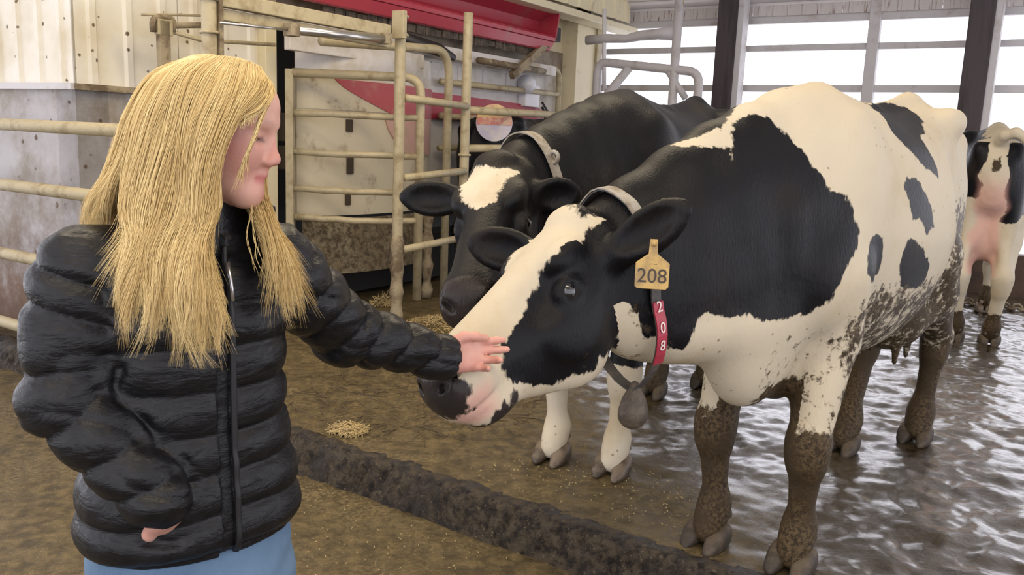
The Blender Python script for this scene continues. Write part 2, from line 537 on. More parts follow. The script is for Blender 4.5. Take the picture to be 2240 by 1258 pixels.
def kerb_mat():
    t = NT('caked kerb'); v = t.coord('Object')
    n2 = t.noise(v, 26, 8, .75); n1 = t.noise(v, 4, 5)
    n3 = t.noise(v, 70, 5, .7)
    c = t.mix(t.step(n2, .4, .62), (.018, .013, .010), (.11, .08, .045))
    c = t.mix(t.step(n1, .5, .7), c, (.035, .028, .025))
    c = t.mix(t.step(n3, .6, .68), c, (.24, .185, .11))
    return t.out(c, t.step(n2, .4, .7, .3, .8), 0, t.bump(n2, 1.0, .03))
KERB_M = kerb_mat()

# ================================================================== floors and kerb
K0 = Vector((-0.16, 3.063, 0))            # a point on the kerb's top edge
KA = Vector((0.836, -0.549, 0)); KB = Vector((0.549, 0.836, 0))
def relief_grid(name, mat, a0, a1, b0, b1, z, step, amp, lip=None, seed=1):
    na, nb = int((a1 - a0) / step) + 1, int((b1 - b0) / step) + 1
    aa, bb = np.linspace(a0, a1, na), np.linspace(b0, b1, nb)
    AA, BB = np.meshgrid(aa, bb, indexing='ij')
    P = np.stack([K0.x + AA * KA.x + BB * KB.x, K0.y + AA * KA.y + BB * KB.y, np.zeros_like(AA)], -1).reshape(-1, 3)
    hgt = amp * (.6 * vnoise(P, 2.3, seed) + .8 * vnoise(P, 7.1, seed + 1) + .45 * vnoise(P, 17.3, seed + 2) + .25 * vnoise(P, 37, seed + 3))
    hgt = hgt * (1 + 1.3 * np.clip((P[:, 0] + .25 * P[:, 1] - 1.2) / .8, 0, 1))
    wav = vnoise(P * np.array([1, 1, 1]) @ np.array([[.94, .34, 0], [-.34, .94, 0], [0, 0, 1]]) * np.array([1, 2.2, 1]), 6.0, seed + 5)
    P[:, 2] = z + hgt + amp * .8 * wav
    I = np.arange(na * nb).reshape(na, nb)
    Q = np.stack([I[:-1, :-1], I[1:, :-1], I[1:, 1:], I[:-1, 1:]], -1).reshape(-1, 4)
    o = link(name, mesh_np(name, P, Q), mat, None, True)
    return o
fl = relief_grid('floor', FLOOR_M, -4.2, 5.4, 0.0, 7.3, 0.0, .0185, .0060)
tag(fl, 'wet brown manure-covered concrete floor under the cows', kind='structure')
al = relief_grid('floor', ALLEY_M, -4.6, 6.0, -6.5, 0.06, -0.14, .045, .005, seed=11)
tag(al, 'lower olive-brown concrete alley in front of the kerb', kind='structure')

def make_kerb():
    n = 1000; prof = [(-.085, -.155), (-.070, -.10), (-.055, -.045), (-.040, -.008), (-.015, .010), (.03, .010), (.07, -.004), (.11, -.03)]
    prof = np.stack([np.interp(np.linspace(0, 7, 19), range(8), [p_[j] for p_ in prof]) for j in (0, 1)], 1)
    V = []; aa = np.linspace(-4.6, 6.0, n)
    for i, a in enumerate(aa):
        for (b, z) in prof: V.append((K0.x + a * KA.x + b * KB.x, K0.y + a * KA.y + b * KB.y, z))
    V = np.array(V); k = len(prof)
    nz = vnoise(V, 13, 3) * .010 + vnoise(V, 33, 4) * .009 + vnoise(V, 5, 9) * .012 + vnoise(V, 75, 14) * .007
    V[:, :2] += nz[:, None] * np.array([-KB.x, -KB.y]); V[:, 2] += vnoise(V, 19, 6) * .006 + vnoise(V, 60, 16) * .005
    I = np.arange(n * k).reshape(n, k)
    Q = np.stack([I[:-1, :-1], I[1:, :-1], I[1:, 1:], I[:-1, 1:]], -1).reshape(-1, 4)
    return tag(link('trim_1', mesh_np('kerb', V, Q), KERB_M, None, True), 'crumbling dark manure-caked kerb between alley and cow floor', kind='structure')
make_kerb()

# ================================================================== the robot room: two walls meeting at a corner
WC = Vector((-2.53, 4.92, 0))
def RP(s, o, z): return WC + B3 * s + A3 * o + Z3 * z
def corrugated(p, q, z0, z1, out, mat, name, parent, pitch=.23, rib=.018, tilt=0.0):
    """one sheet with trapezoid ribs from p to q"""
    p, q, out = Vector(p), Vector(q), Vector(out)
    L = (q - p).length; d = (q - p) / L; n = max(1, int(round(L / pitch)))
    xs = []
    for i in range(n):
        b = i * L / n; w_ = L / n
        xs += [(b, 0), (b + w_ * .36, 0), (b + w_ * .42, rib), (b + w_ * .58, rib), (b + w_ * .64, 0)]
    xs.append((L, 0))
    front = [p + d * x + out * y for x, y in xs]
    mb = MB(); m = len(front)
    V = [f + Z3 * z0 for f in front] + [f + Z3 * z1 for f in front] + [f - out * .012 + Z3 * z0 for f in front] + [f - out * .012 + Z3 * z1 for f in front]
    F = [(i, i + 1, m + i + 1, m + i) for i in range(m - 1)] + [(2 * m + i, 3 * m + i, 3 * m + i + 1, 2 * m + i + 1) for i in range(m - 1)]
    F += [(m + i, m + i + 1, 3 * m + i + 1, 3 * m + i) for i in range(m - 1)] + [(i, 2 * m + i, 2 * m + i + 1, i + 1) for i in range(m - 1)]
    F += [(0, m, 3 * m, 2 * m), (m - 1, 3 * m - 1, 4 * m - 1, 2 * m - 1)]
    mb.add(V, F)
    return mb.build(name, mat, parent)

wl = MB().box(RP(0, -3.0, .62) - B3 * -.10, A3 * 3.0, B3 * .10, Z3 * .88).build('wall_left', CONC)   # along a, leftwards
tag(wl, 'stained whitewashed concrete base wall at the far left', kind='structure')
# side face of the room (along b)
wr = MB().box(RP(.70, -.10, .62), B3 * .70, A3 * .10, Z3 * .88).build('wall_side', CONC)
tag(wr, 'grey stained concrete base wall beside the milking stall', kind='structure')
for i in range(6):
    corrugated(RP(0, -i * .92, 0), RP(0, -(i + 1) * .92 + .006, 0), 1.51, 4.4, -B3, PANEL, 'wall_panel', wl)
for i in range(2):
    corrugated(RP(i * .69, 0, 0), RP((i + 1) * .69 - .006, 0, 0), 1.51, 4.4, A3, PANEL, 'wall_panel', wr, .24)
MB().beam(RP(0.0, -6, 1.515) - B3 * .02, RP(0, .03, 1.515) - B3 * .02, .05, .035).build('drip_edge', STEEL_L, wl)
MB().beam(RP(-.02, .02, 1.515), RP(1.36, .02, 1.515), .05, .035).build('drip_edge', STEEL_D, wr)

# upper wall over the robot, with ledge
wu = MB().box(RP(3.95, -.18, 3.5), B3 * 2.45, A3 * .05, Z3 * .92).build('wall_upper', CREAM)
tag(wu, 'cream sheet wall above the red hood', kind='structure')
for i in range(6):
    corrugated(RP(1.5 + i * .81, .42, 0), RP(1.5 + (i + 1) * .81 - .006, .42, 0), 2.66, 4.4, A3, CREAM, 'wall_panel', wu, .27, .022)
lg = MB().box(RP(3.75, .36, 2.585), B3 * 2.72, A3 * .12, Z3 * .035).build('trim_2', CREAM, None, .01)
tag(lg, 'long cream ledge board above the red hood', kind='structure')
ew = MB().box(RP(5.72, .10, 1.55), B3 * .22, A3 * .12, Z3 * 1.05).build('wall_end', CREAM)
tag(ew, 'short yellowed wall end at the far side of the milking stall', kind='structure')
MB().box(RP(5.97, .2, 1.4), B3 * .05, A3 * .05, Z3 * 1.2).build('corner_post', STEEL, ew)
# room behind the gap: its shade is painted as near-black surfaces
bk = MB().box(RP(3.6, -1.5, 2.2), B3 * 2.6, A3 * .05, Z3 * 2.2).build('wall_inner', SHADE_BLACK)
tag(bk, 'shade-painted inner wall of the robot room', kind='structure')
ie = MB().box(RP(6.15, -.75, 1.6), B3 * .05, A3 * .75, Z3 * 1.6).build('wall_inner_end', SHADE_BLACK)
tag(ie, 'shade-painted end wall of the robot room', kind='structure')
bt = MB().box(RP(3.6, -.75, 3.05), B3 * 2.6, A3 * .7, Z3 * .03).build('ceiling_inner', SHADE_BLACK)
tag(bt, 'shade-painted ceiling of the robot room', kind='structure')

# ================================================================== window side
WD = Vector((4.9, 8.0, 0))
def WP(t, o, z): return WD - A3 * t + B3 * o + Z3 * z          # t runs left along the wall, o outwards
T_OF = lambda px: (WD - onplane(px, 150, (WD.x, WD.y), A2)).dot(A3)
ww = empty('wall_back', WP(0, 0, 0)); tag(ww, 'open window side of the barn with grey rails', kind='structure')
def wbuild(mb, name, mat, bev=0.0):
    o = mb.build(name, mat, ww, bev); o.matrix_parent_inverse = ww.matrix_world.inverted()
    return o
bpy.context.view_layer.update()
TL, TR = 5.6, -4.5
for nm, z, hgt in (('top_rail', 2.67, .085), ('middle_rail', 2.375, .065), ('lower_rail', 1.955, .07)):
    wbuild(MB().beam(WP(TL, 0, z), WP(TR, 0, z), .06, hgt), nm, STEEL_L, .006)
wbuild(MB().beam(WP(TL, .06, .2), WP(TR, .06, .2), .18, .42), 'sill_wall', simple('dark splashed sill', (.10, .06, .035), .6, 0, (.05, .03, .02), 5, .4, .7, .3, 30), .01)
FASC = simple('streaked white fascia', (.55, .51, .49), .5, 0, (.2, .12, .09), 6, .56, .68, .1, 40, (6, 6, .7))
for i in range(11):
    p, q = WP(TL - i * .92, -.06, 0), WP(TL - (i + 1) * .92 + .006, -.06, 0)
    o = corrugated(p, q, 2.70, 2.81, -B3, FASC, 'fascia_panel', ww, .15, .015)
    o.matrix_parent_inverse = ww.matrix_world.inverted()
for px in (1310, 1577, 1905):
    t = T_OF(px)
    wbuild(MB().box(WP(t, -.02, 1.5), A3 * .055, B3 * .05, Z3 * 1.5), 'mullion', STEEL_L, .006)
for px, lab in ((1610, 'dark square post in the middle of the window side'), (2142, 'dark square post behind the pink udder cow')):
    t = T_OF(px)
    o = MB().box(WP(t, -.32, 1.43), A3 * .105, B3 * .10, Z3 * 1.43).build('barn_post', WOODPOST, None, .012)
    tag(o, lab, 'post', 'dark barn posts')
    o2 = MB().box(WP(t - .135, -.30, 1.43), A3 * .03, B3 * .09, Z3 * 1.42).build('side_plank', STEEL_L, o)

# roof: white ribbed liner rising from the window side over the whole barn
def roof_pt(t, o): return WP(t, o, 2.83 - .17 * o)
LINER = simple('white ribbed ceiling liner', (.72, .68, .67), .3, 0, (.5, .42, .4), 2.5, .55, .8)
rf = MB()
c = [roof_pt(11, -13.5), roof_pt(-6, -13.5), roof_pt(-6, .4), roof_pt(11, .4)]
rf.prism(c, (0, 0, .08))
rfo = rf.build('ceiling', LINER); tag(rfo, 'sloping white ribbed ceiling liner', kind='structure')
for i in range(40):
    o_ = .2 - i * .24
    r = MB().beam(roof_pt(5.8 if o_ > -6 else 7.8, o_) - Z3 * .012, roof_pt(-5, o_) - Z3 * .012, .045, .028).build('rib', LINER, rfo)

# ================================================================== milking robot
rob = empty('milking_robot', RP(3.4, 0, 0)); tag(rob, 'large milking robot with red hood and pink stripe behind the gates', 'machine')
bpy.context.view_layer.update()
def sub(o, par):
    o.parent = par; o.matrix_parent_inverse = par.matrix_world.inverted(); return o
def rb(mb, name, mat, bev=0.0): return sub(mb.build(name, mat, None, bev), rob)
rb(MB().box(RP(3.78, -.35, 1.40), B3 * 1.98, A3 * .4, Z3 * .64), 'housing', WHITEP, .04)
for k_ in range(5):
    rb(MB().box(RP(3.35 + k_ * .40, .055, 1.85), B3 * .17, A3 * .006, Z3 * .10), 'cover_plate', WHITEP, .01)
rb(MB().box(RP(1.775, -.36, 1.4), B3 * .012, A3 * .42, Z3 * .66), 'end_shade_panel', SHADE_BLACK)  # black sheet over the pale housing end, painting the gap's shade
# curved splash drum at the near end
def drum(s0, s1, z0, z1, bulge, o0, n=20, base=(1.58, 3.1)):
    V, F = [], []
    for k in range(n + 1):
        s = s0 + (s1 - s0) * k / n; u = 2 * (s - base[0]) / (base[1] - base[0]) - 1
        o_ = o0 + bulge * math.sqrt(max(0, 1 - u * u * .96)); za = z0(k / n) if callable(z0) else z0
        V += [RP(s, o_, za), RP(s, o_, z1), RP(s, o_ - .02, za), RP(s, o_ - .02, z1)]
    for k in range(n):
        a, b = 4 * k, 4 * k + 4
        F += [(a, b, b + 1, a + 1), (a + 2, a + 3, b + 3, b + 2), (a + 1, b + 1, b + 3, a + 3), (a, a + 2, b + 2, b)]
    F += [(0, 1, 3, 2), (4 * n, 4 * n + 2, 4 * n + 3, 4 * n + 1)]
    return MB().add(V, F)
DRUM = simple('manure stained curved panel', (.58, .51, .36), .5, 0, (.26, .18, .10), 4.5, .54, .72, .15, 30)
rb(drum(1.58, 3.1, .70, 1.48, .30, .04), 'splash_drum', DRUM)
rb(drum(1.58, 3.1, 1.70, 1.92, .30, .045), 'upper_shell', WHITEP)
rb(drum(1.58, 3.1, 1.475, 1.705, .302, .046), 'middle_shell', DRUM)
rb(MB().prism([RP(3.0, .075, 1.46), RP(5.05, .075, 1.46), RP(5.05, .075, 1.62), RP(4.9, .075, 1.66), RP(3.0, .075, 1.69)], A3 * .02), 'stripe_panel', RED, .004)
rb(drum(1.80, 3.1, lambda t: 1.69 - .24 * min(1, t * 2.2) ** .7, 1.695, .302, .054), 'red_stripe', simple('faded red stripe', (.42, .07, .08), .45, 0, (.48, .26, .2), 3.5, .5, .8))
rb(drum(2.25, 3.1, lambda t: 1.45 - .30 * min(1, t * 3) ** .6, 1.45, .302, .052), 'pink_smear', PINKPANEL)
PLATE = NT('manure caked plate'); v_ = PLATE.coord('Object'); n_ = PLATE.noise(v_, 22, 8, .78); n2_ = PLATE.noise(v_, 4, 4)
PLATE = PLATE.out(PLATE.mix(PLATE.step(n_, .38, .62), (.12, .085, .045), PLATE.mix(PLATE.step(n2_, .4, .6), (.36, .28, .16), (.46, .38, .24))), .85, 0, PLATE.bump(n_, 1.0, .04))
rb(drum(1.60, 3.1, .26, .68, .31, .06), 'splash_plate', PLATE)
for ps_ in ((672, 280, .055, .10), (674, 348, .05, .085), (765, 275, .028, .045), (766, 362, .028, .065), (762, 436, .022, .045), (796, 481, .035, .016)):
    c_ = onplane(ps_[0], ps_[1], (RP(0, .30, 0).x, RP(0, .30, 0).y), B2); s_ = (c_ - WC).dot(B3); u_ = 2 * (s_ - 1.58) / 1.52 - 1
    o_ = .04 + .30 * math.sqrt(max(0, 1 - u_ * u_ * .96)); t_ = (B3 - A3 * (.30 * u_ * 1.3 / max(.3, math.sqrt(max(.05, 1 - u_ * u_))))).normalized()
    rb(MB().box(RP(s_, o_ + .004, c_.z), t_ * ps_[2], t_.cross(Z3) * .012, Z3 * ps_[3]), 'drain_slot', simple('dark slot', (.05, .035, .02), .8) if 'dark slot' not in bpy.data.materials else bpy.data.materials['dark slot'], .006)
rb(MB().box(RP(3.3, -.05, .25), B3 * 1.7, A3 * .15, Z3 * .2), 'lower_gap_shade', SHADE_BLACK)  # near-black box drawn as the shaded gap below the housing
# hood
hs0, hs1 = 1.05, 4.75
def hood_strip(prof, th=.02):
    P = [Vector((0, 0, 0))] * 0; n = len(prof); V, F = [], []
    for s_ in (hs0, hs1):
        for o_, z_ in prof: V.append(RP(s_, o_, z_))
    for s_ in (hs0, hs1):
        for o_, z_ in prof: V.append(RP(s_, o_ - th, z_ + th * .3))
    for i in range(n - 1):
        F += [(i, i + 1, n + i + 1, n + i), (2 * n + i, 3 * n + i, 3 * n + i + 1, 2 * n + i + 1)]
        F += [(i, 2 * n + i, 2 * n + i + 1, i + 1), (n + i, n + i + 1, 3 * n + i + 1, 3 * n + i)]
    F += [(0, n, 3 * n, 2 * n), (n - 1, 3 * n - 1, 4 * n - 1, 2 * n - 1)]
    return MB().add(V, F)
rb(hood_strip([(.42, 2.60), (.20, 2.48), (.17, 2.40), (.22, 2.345)]), 'hood', RED)
LIP = simple('lit hood red', (.47, .055, .08), .3, 0, (.36, .13, .12), 4, .55, .8)  # hood red made lighter; brightness against the shaded hollow put into the colour
rb(hood_strip([(.22, 2.35), (.36, 2.335), (.385, 2.315), (.37, 2.285)], .012), 'hood_lip', LIP)
rb(hood_strip([(.355, 2.285), (.37, 2.275), (.32, 2.20), (.29, 2.19)], .012), 'hood_skirt', LIP)
rb(MB().prism([RP(hs1, .42, 2.60), RP(hs1, .10, 2.55), RP(hs1, .10, 2.2), RP(hs1, .30, 2.19), RP(hs1, .38, 2.30)], B3 * .02), 'hood_end', RED)
FLAP = simple('ragged grimy flap', (.13, .10, .07), .8, 0, (.05, .038, .026), 14, .4, .6, .5, 40)
for k_ in range(26):
    rb(MB().box(RP(1.75 + k_ * .115, .25 + random.uniform(-.008, .008), 2.165 + random.uniform(-.008, .008)), B3 * .052, A3 * .006, Z3 * random.uniform(.022, .045)), 'curtain_flap', FLAP)
rb(MB().box(RP(3.3, .15, 2.02), B3 * 1.75, A3 * .09, Z3 * .05), 'arm_rail', WHITEP, .01)
rb(MB().tube([RP(2.5, .3, 2.06), RP(2.95, .3, 2.02), RP(3.2, .28, 1.98)], [.05, .055, .03], 12), 'rubber_hose', BLACKP)
rb(MB().tube([RP(3.55, .3, 1.99), RP(4.7, .3, 1.99)], .03, 10), 'arm_tube', STEEL_D)
rb(MB().box(RP(3.4, .02, 2.13), B3 * 2.1, A3 * .03, Z3 * .12), 'rear_panel', simple('brown grimed panel', (.30, .25, .19), .6, 0, (.14, .1, .06), 5, .4, .7))
rb(MB().box(RP(5.2, -.02, 2.2), B3 * .32, A3 * .05, Z3 * .4), 'end_panel', CREAM)
rb(MB().box(RP(4.83, .3, 2.36), B3 * .07, A3 * .06, Z3 * .07), 'hinge_bracket', BLACKP, .01)
rb(MB().beam(RP(4.80, .32, 2.32), RP(4.10, .3, 1.90), .05, .07), 'strut', STEEL_D)
rb(MB().box(RP(4.75, .1, 1.75), B3 * .14, A3 * .05, Z3 * .11), 'control_box', simple('clean white box', (.75, .74, .78), .3), .015)
rb(MB().tube([RP(4.55, .17, 1.86), RP(4.62, .17, 1.86)], .09, 14), 'lamp_cup', simple('pale cup', (.7, .7, .75), .3))
for dz in (0, -.05, -.1):
    rb(MB().tube([RP(4.95, .14, 1.7 + dz), RP(5.05, .2, 1.55 + dz), RP(5.12, .16, 1.4 + dz)], .012, 6), 'hose', BLACKP)
# white cable over the hood
rb(MB().tube(rounded([RP(1.78, .52, 2.3), RP(2.0, .52, 2.44), RP(2.06, .52, 2.3)], .1), .008, 6), 'cable', simple('white cable', (.7, .6, .58), .4))

# overhead beam with air cylinder (carried by the two posts)
beam = MB().box(RP(.95, .9, 1.99), B3 * .69, A3 * .03, Z3 * .038).build('stall_beam', STEEL, None, .006)
tag(beam, 'flat steel beam over the stall gate carrying the air cylinder', 'beam')
o = MB().box(RP(.95, .88, 1.915), B3 * .69, A3 * .025, Z3 * .03).build('lower_bar', STEEL, beam, .005)
o = MB().tube([RP(.74, .96, 1.885), RP(1.55, .96, 1.93)], .027, 14).build('air_cylinder', BRUSHED, beam)
MB().box(RP(.74, .96, 1.885), B3 * .035, A3 * .035, Z3 * .035).build('cylinder_cap', STEEL_D, o, .004)
MB().box(RP(1.55, .96, 1.93), B3 * .03, A3 * .035, Z3 * .035).build('cylinder_cap', STEEL_D, o, .004)
MB().tube([RP(.24, .96, 1.86), RP(.74, .96, 1.885)], .008, 8).build('piston_rod', BRUSHED, beam)

def post(name, s, o_, z1, r, label, mat=STEEL, z0=0.0, grime=True):
    e = empty(name, RP(s, o_, 0)); tag(e, label, 'post', 'stall gate posts'); bpy.context.view_layer.update()
    n = 14
    zz = [z0 + (z1 - z0) * i / n for i in range(n + 1)]
    sub(MB().tube([RP(s, o_, z) for z in zz], r, 16).build('pipe', mat), e)
    if grime:   # manure sleeve at the foot
        zz = np.linspace(0, .62, 16)
        sub(MB().tube([RP(s, o_, z) for z in zz], [r * (1.22 + .12 * math.sin(z * 37) + random.uniform(-.06, .06)) * (1 if z < .5 else 1 - (z - .5) * 1.4) for z in zz], 14, True, .05).build('manure_crust', STEEL_D), e)
    return e
p1 = post('gate_post', 1.77, .90, 2.13, .037, 'tall pipe post with two clamps at its top, nearest the woman')
for z in (2.10, 1.98): sub(MB().ring(RP(1.77, .9, z), Z3, .045, .012, 20, 8).build('clamp', STEEL), p1)
sub(MB().box(RP(1.72, .93, 2.04), B3 * .02, A3 * .05, Z3 * .09).build('clamp_plate', STEEL, None, .004), p1)
p2 = post('gate_post', 2.54, .905, 2.23, .036, 'free-standing pipe post with open top right of the clamped post')
sub(MB().ring(RP(2.54, .905, 1.18), Z3, .041, .01, 20, 8).build('weld_collar', STEEL), p2)
p3 = post('gate_post', .22, .90, 2.6, .040, 'upper pipe post rising behind the blonde head', grime=True)
sub(MB().box(RP(.265, .915, 2.1), B3 * .012, A3 * .03, Z3 * .5).build('back_strip', STEEL_D), p3)
for z in (1.98, 1.81): sub(MB().ring(RP(.22, .9, z), Z3, .046, .008, 20, 8).build('clamp', STEEL), p3)

# bar gate between the two posts
bg_ = empty('bar_gate', RP(2.15, .9, 0)); tag(bg_, 'three-bar pipe gate between the clamped post and the open post', 'gate'); bpy.context.view_layer.update()
for z0_, z1_ in ((1.565, 1.545), (1.02, 1.06), (.515, .545)):
    sub(MB().tube([RP(1.8, .93, z0_), RP(2.15, .935, (z0_ + z1_) / 2), RP(2.52, .93, z1_)], .027, 12).build('bar', STEEL), bg_)
# left swing gate in front of the drum: from the wall to the near post
GL, GR = Vector((-1.60, 6.1, 0)), Vector((-.70, 6.13, 0)); gd = (GR - GL)
sg = empty('swing_gate', GL); tag(sg, 'six-bar swing gate with a rounded corner in front of the curved drum', 'gate'); bpy.context.view_layer.update()
zz = (1.715, 1.435, 1.165, .905, .70)
sub(MB().tube(rounded([GL + Z3 * zz[0], GL + gd + Z3 * zz[0], GL + gd + Z3 * .12], .12), .032, 14).build('top_rail', STEEL), sg)
sub(MB().box(GL + Z3 * .9 - Vector((.02, 0, 0)), (.028, 0, 0), (0, .03, 0), Z3 * .84).build('hinge_stile', STEEL, None, .006), sg)
for z in zz[1:]:
    pts = [GL + gd * (i / 8) + Z3 * (z + random.uniform(-.004, .004)) - Vector((0, .10 * math.sin(math.pi * i / 8), 0)) for i in range(9)]
    sub(MB().tube(pts, .023, 12, True, .05).build('bar', STEEL), sg)
    # caked dirt on the bar tops
# taller bent rail behind the gate
br = empty('bent_rail', RP(2.7, .6, 0)); tag(br, 'tall bent pipe hoop behind the clamped post', 'rail'); bpy.context.view_layer.update()
sub(MB().tube(rounded([RP(1.33, .6, 1.90), RP(2.72, .6, 1.985), RP(2.72, .6, 0)], .20, 8), .033, 14).build('pipe', STEEL), br)
sub(MB().tube([RP(2.60, .52, z) for z in np.linspace(0, .9, 14)], [.04 + .012 * math.sin(i * 2.1) for i in range(14)], 12, True, .06).build('manure_crust', STEEL_D), br)
# far gate rails along the stall
sr = empty('stall_rails', RP(3.4, .9, 0)); tag(sr, 'long horizontal pipe rails behind the white-faced black cow', 'rail'); bpy.context.view_layer.update()
for z0_, z1_ in ((1.52, 1.55), (1.23, 1.25), (.62, .62)):
    sub(MB().tube([RP(2.56, .9, z0_), RP(3.5, .9, (z0_ + z1_) / 2), RP(4.9, .9, z1_)], .03, 12).build('bar', STEEL), sr)
sub(MB().tube([RP(4.9, .9, 0), RP(4.9, .9, 1.6)], .03, 12).build('end_post', STEEL), sr)
bk_ = empty('stall_rails', RP(3.4, .25, 0)); tag(bk_, 'inner bent stall frame in front of the robot arm', 'rail'); bpy.context.view_layer.update()
for z0_, z1_ in ((1.78, 1.80), (1.49, 1.49), (1.21, 1.23)):
    sub(MB().tube([RP(3.2, .15, z0_), RP(5.25, .15, z1_)], .027, 12).build('bar', STEEL), bk_)
sub(MB().tube(rounded([RP(3.9, .15, 1.99), RP(5.27, .15, 2.06), RP(5.27, .15, 0)], .14, 8), .03, 12).build('bent_pipe', STEEL), bk_)

# round sign hanging on the rail
sgn = empty('round_sign', RP(3.10, .78, 1.47)); bpy.context.view_layer.update()
tag(sgn, 'round faded disc, yellow-red above and lilac below, hung behind the stall rail', 'sign')
SD = Vector((.97, .15, 0)).normalized(); SN = Vector((.15, -.97, 0)).normalized()
def disc(c, R, a0, a1, th, n=28):
    P = [c + (SD * math.cos(a0 + (a1 - a0) * i / n) + Z3 * math.sin(a0 + (a1 - a0) * i / n)) * R for i in range(n + 1)]
    return MB().prism(P, SN * th)
c0 = RP(3.12, .78, 1.44)
def faded(name, c1, c2):
    t = NT(name); return t.out(t.mix(t.step(t.noise(t.coord('Object'), 14, 5, .7), .42, .6), c1, c2), .5)
sub(disc(c0, .152, math.pi - .12, 2 * math.pi + .12, .010).build('lower_half', faded('faded lilac print', (.50, .46, .55), (.60, .55, .54))), sgn)
sub(disc(c0, .152, -.12, math.pi + .12, .009).build('upper_half', faded('faded yellow print', (.66, .50, .22), (.60, .34, .22))), sgn)
sub(MB().box(c0 + SN * .012 + Z3 * .012, SD * .146, SN * .003, Z3 * .03).build('red_band', faded('faded red print', (.55, .19, .16), (.62, .45, .30))), sgn)

# left fence of four pipes
FO = Vector((-2.4, 4.5, 0))
fe = empty('pipe_fence', onplane(330, 700, (FO.x, FO.y), A2) * 1.0); fe.location.z = 0
tag(fe, 'four-pipe fence in front of the left wall', 'fence'); bpy.context.view_layer.update()
fl0, fl1 = FO - A3 * 2.4, FO + A3 * .72
for z in (1.285, .945, .545, .13):
    sub(MB().tube([fl0 + Z3 * z, (fl0 + fl1) / 2 + Z3 * (z + .004), fl1 + Z3 * z], .034, 14).build('pipe', STEEL), fe)
sub(MB().tube([fl1, fl1 + Z3 * 1.45], .04, 14).build('end_post', STEEL), fe)
sub(MB().tube([FO - A3 * 1.9 + B3 * .06, FO - A3 * 1.9 + B3 * .06 + Z3 * 1.45], .04, 14).build('end_post', STEEL), fe)

# broom-like rod and bracket on the wall above her head
br_ = empty('wall_bracket', RP(.55, .05, 1.85)); tag(br_, 'bent steel bracket with thin rods on the cream wall', 'bracket'); bpy.context.view_layer.update()
PB = (RP(0, .25, 0).x, RP(0, .25, 0).y)
def ob(px, py): return onplane(px, py, PB, B2)
sub(MB().tube([ob(310, 32), ob(370, 32), ob(438, 34)], .008, 8).build('thin_rod', STEEL), br_)
sub(MB().tube(rounded([ob(335, 70), ob(333, 40), ob(355, 36), ob(380, 42), ob(378, 70)], .06), .018, 10).build('hook', STEEL_D), br_)
sub(MB().tube([ob(366, 56), ob(440, 55)], .018, 10).build('stub_pipe', STEEL_D), br_)
sub(MB().box(ob(358, 60), B3 * .05, A3 * .02, Z3 * .045).build('plate', STEEL, None, .004), br_)
sub(MB().tube([ob(377, 70), ob(440, 88), ob(602, 98)], .012, 8).build('push_rod', STEEL), br_)
sub(MB().box(ob(358, 110), B3 * .035, A3 * .02, Z3 * .17).build('bracket_leg', STEEL_D, None, .004), br_)
# cream jamb at the dark gap and robot arm box
jm = MB().box(RP(1.37, .03, 1.55), B3 * .05, A3 * .05, Z3 * .95).build('trim_3', CREAM, None, .006); tag(jm, 'cream door jamb left of the dark gap', kind='structure')
ab = MB().box(RP(2.05, .28, 1.905), B3 * .72, A3 * .03, Z3 * .055).build('arm_beam', WHITEP, None, .008); sub(ab, rob)

# far bent-pipe gate and rolled curtain in front of the windows
DG = (WP(0, -1.2, 0).x, WP(0, -1.2, 0).y)
def og(px, py): return onplane(px, py, DG, A2)
fg = empty('pipe_gate', og(1410, 190)); fg.location.z = 0; tag(fg, 'far bent-pipe gate with diagonal braces before the bright windows', 'gate'); bpy.context.view_layer.update()
a_, b_ = og(1308, 135), og(1530, 158); a0_, b0_ = Vector((a_.x, a_.y, 0)), Vector((b_.x, b_.y, 0))
sub(MB().tube(rounded([a0_, a_, b_, b0_], .12), .045, 14).build('hoop', STEEL_L), fg)
sub(MB().tube([og(1378, 146), og(1322, 215), og(1290, 260)], .045, 12).build('brace', STEEL_L), fg)
sub(MB().tube([og(1458, 150), og(1480, 185), og(1500, 215)], .035, 12).build('brace', STEEL_L), fg)
q = og(1480, 90); sub(MB().tube([Vector((q.x, q.y, 0)), Vector((q.x, q.y, 3.0))], .045, 14).build('upright', STEEL_L), fg)
sub(MB().tube([og(1497, -20), og(1488, 40)], .015, 8).build('rope', STEEL), fg)
dc = MB().tube([og(1284, 88), og(1330, 84), og(1370, 85), og(1400, 78), og(1440, 74), og(1474, 73)], [.05, .045, .04, .05, .055, .07], 12, True, .06).build('rolled_curtain', STEEL_L)
tag(dc, 'sagging rolled curtain tube tied across the far windows', 'curtain')
wp = MB().tube([og(1322, 20), og(1322, 200)], .022, 8).build('downpipe', simple('white downpipe', (.7, .68, .68), .4)); tag(wp, 'thin white downpipe left of the rolled curtain', 'pipe')

# scraper chain on the floor
ch = empty('scraper_chain', gz(2150, 668)); tag(ch, 'dark scraper chain lying across the wet floor behind the far cow', 'chain'); bpy.context.view_layer.update()
p, q = gz(2010, 655), gz(2300, 690); n = 22
for i in range(n):
    c_ = p + (q - p) * ((i + .5) / n) + Z3 * .022
    d_ = (q - p).normalized(); 
    sub(MB().ring(c_, Z3 if i % 2 else d_.cross(Z3), .04, .011, 12, 6).build('link', STEEL_D), ch)

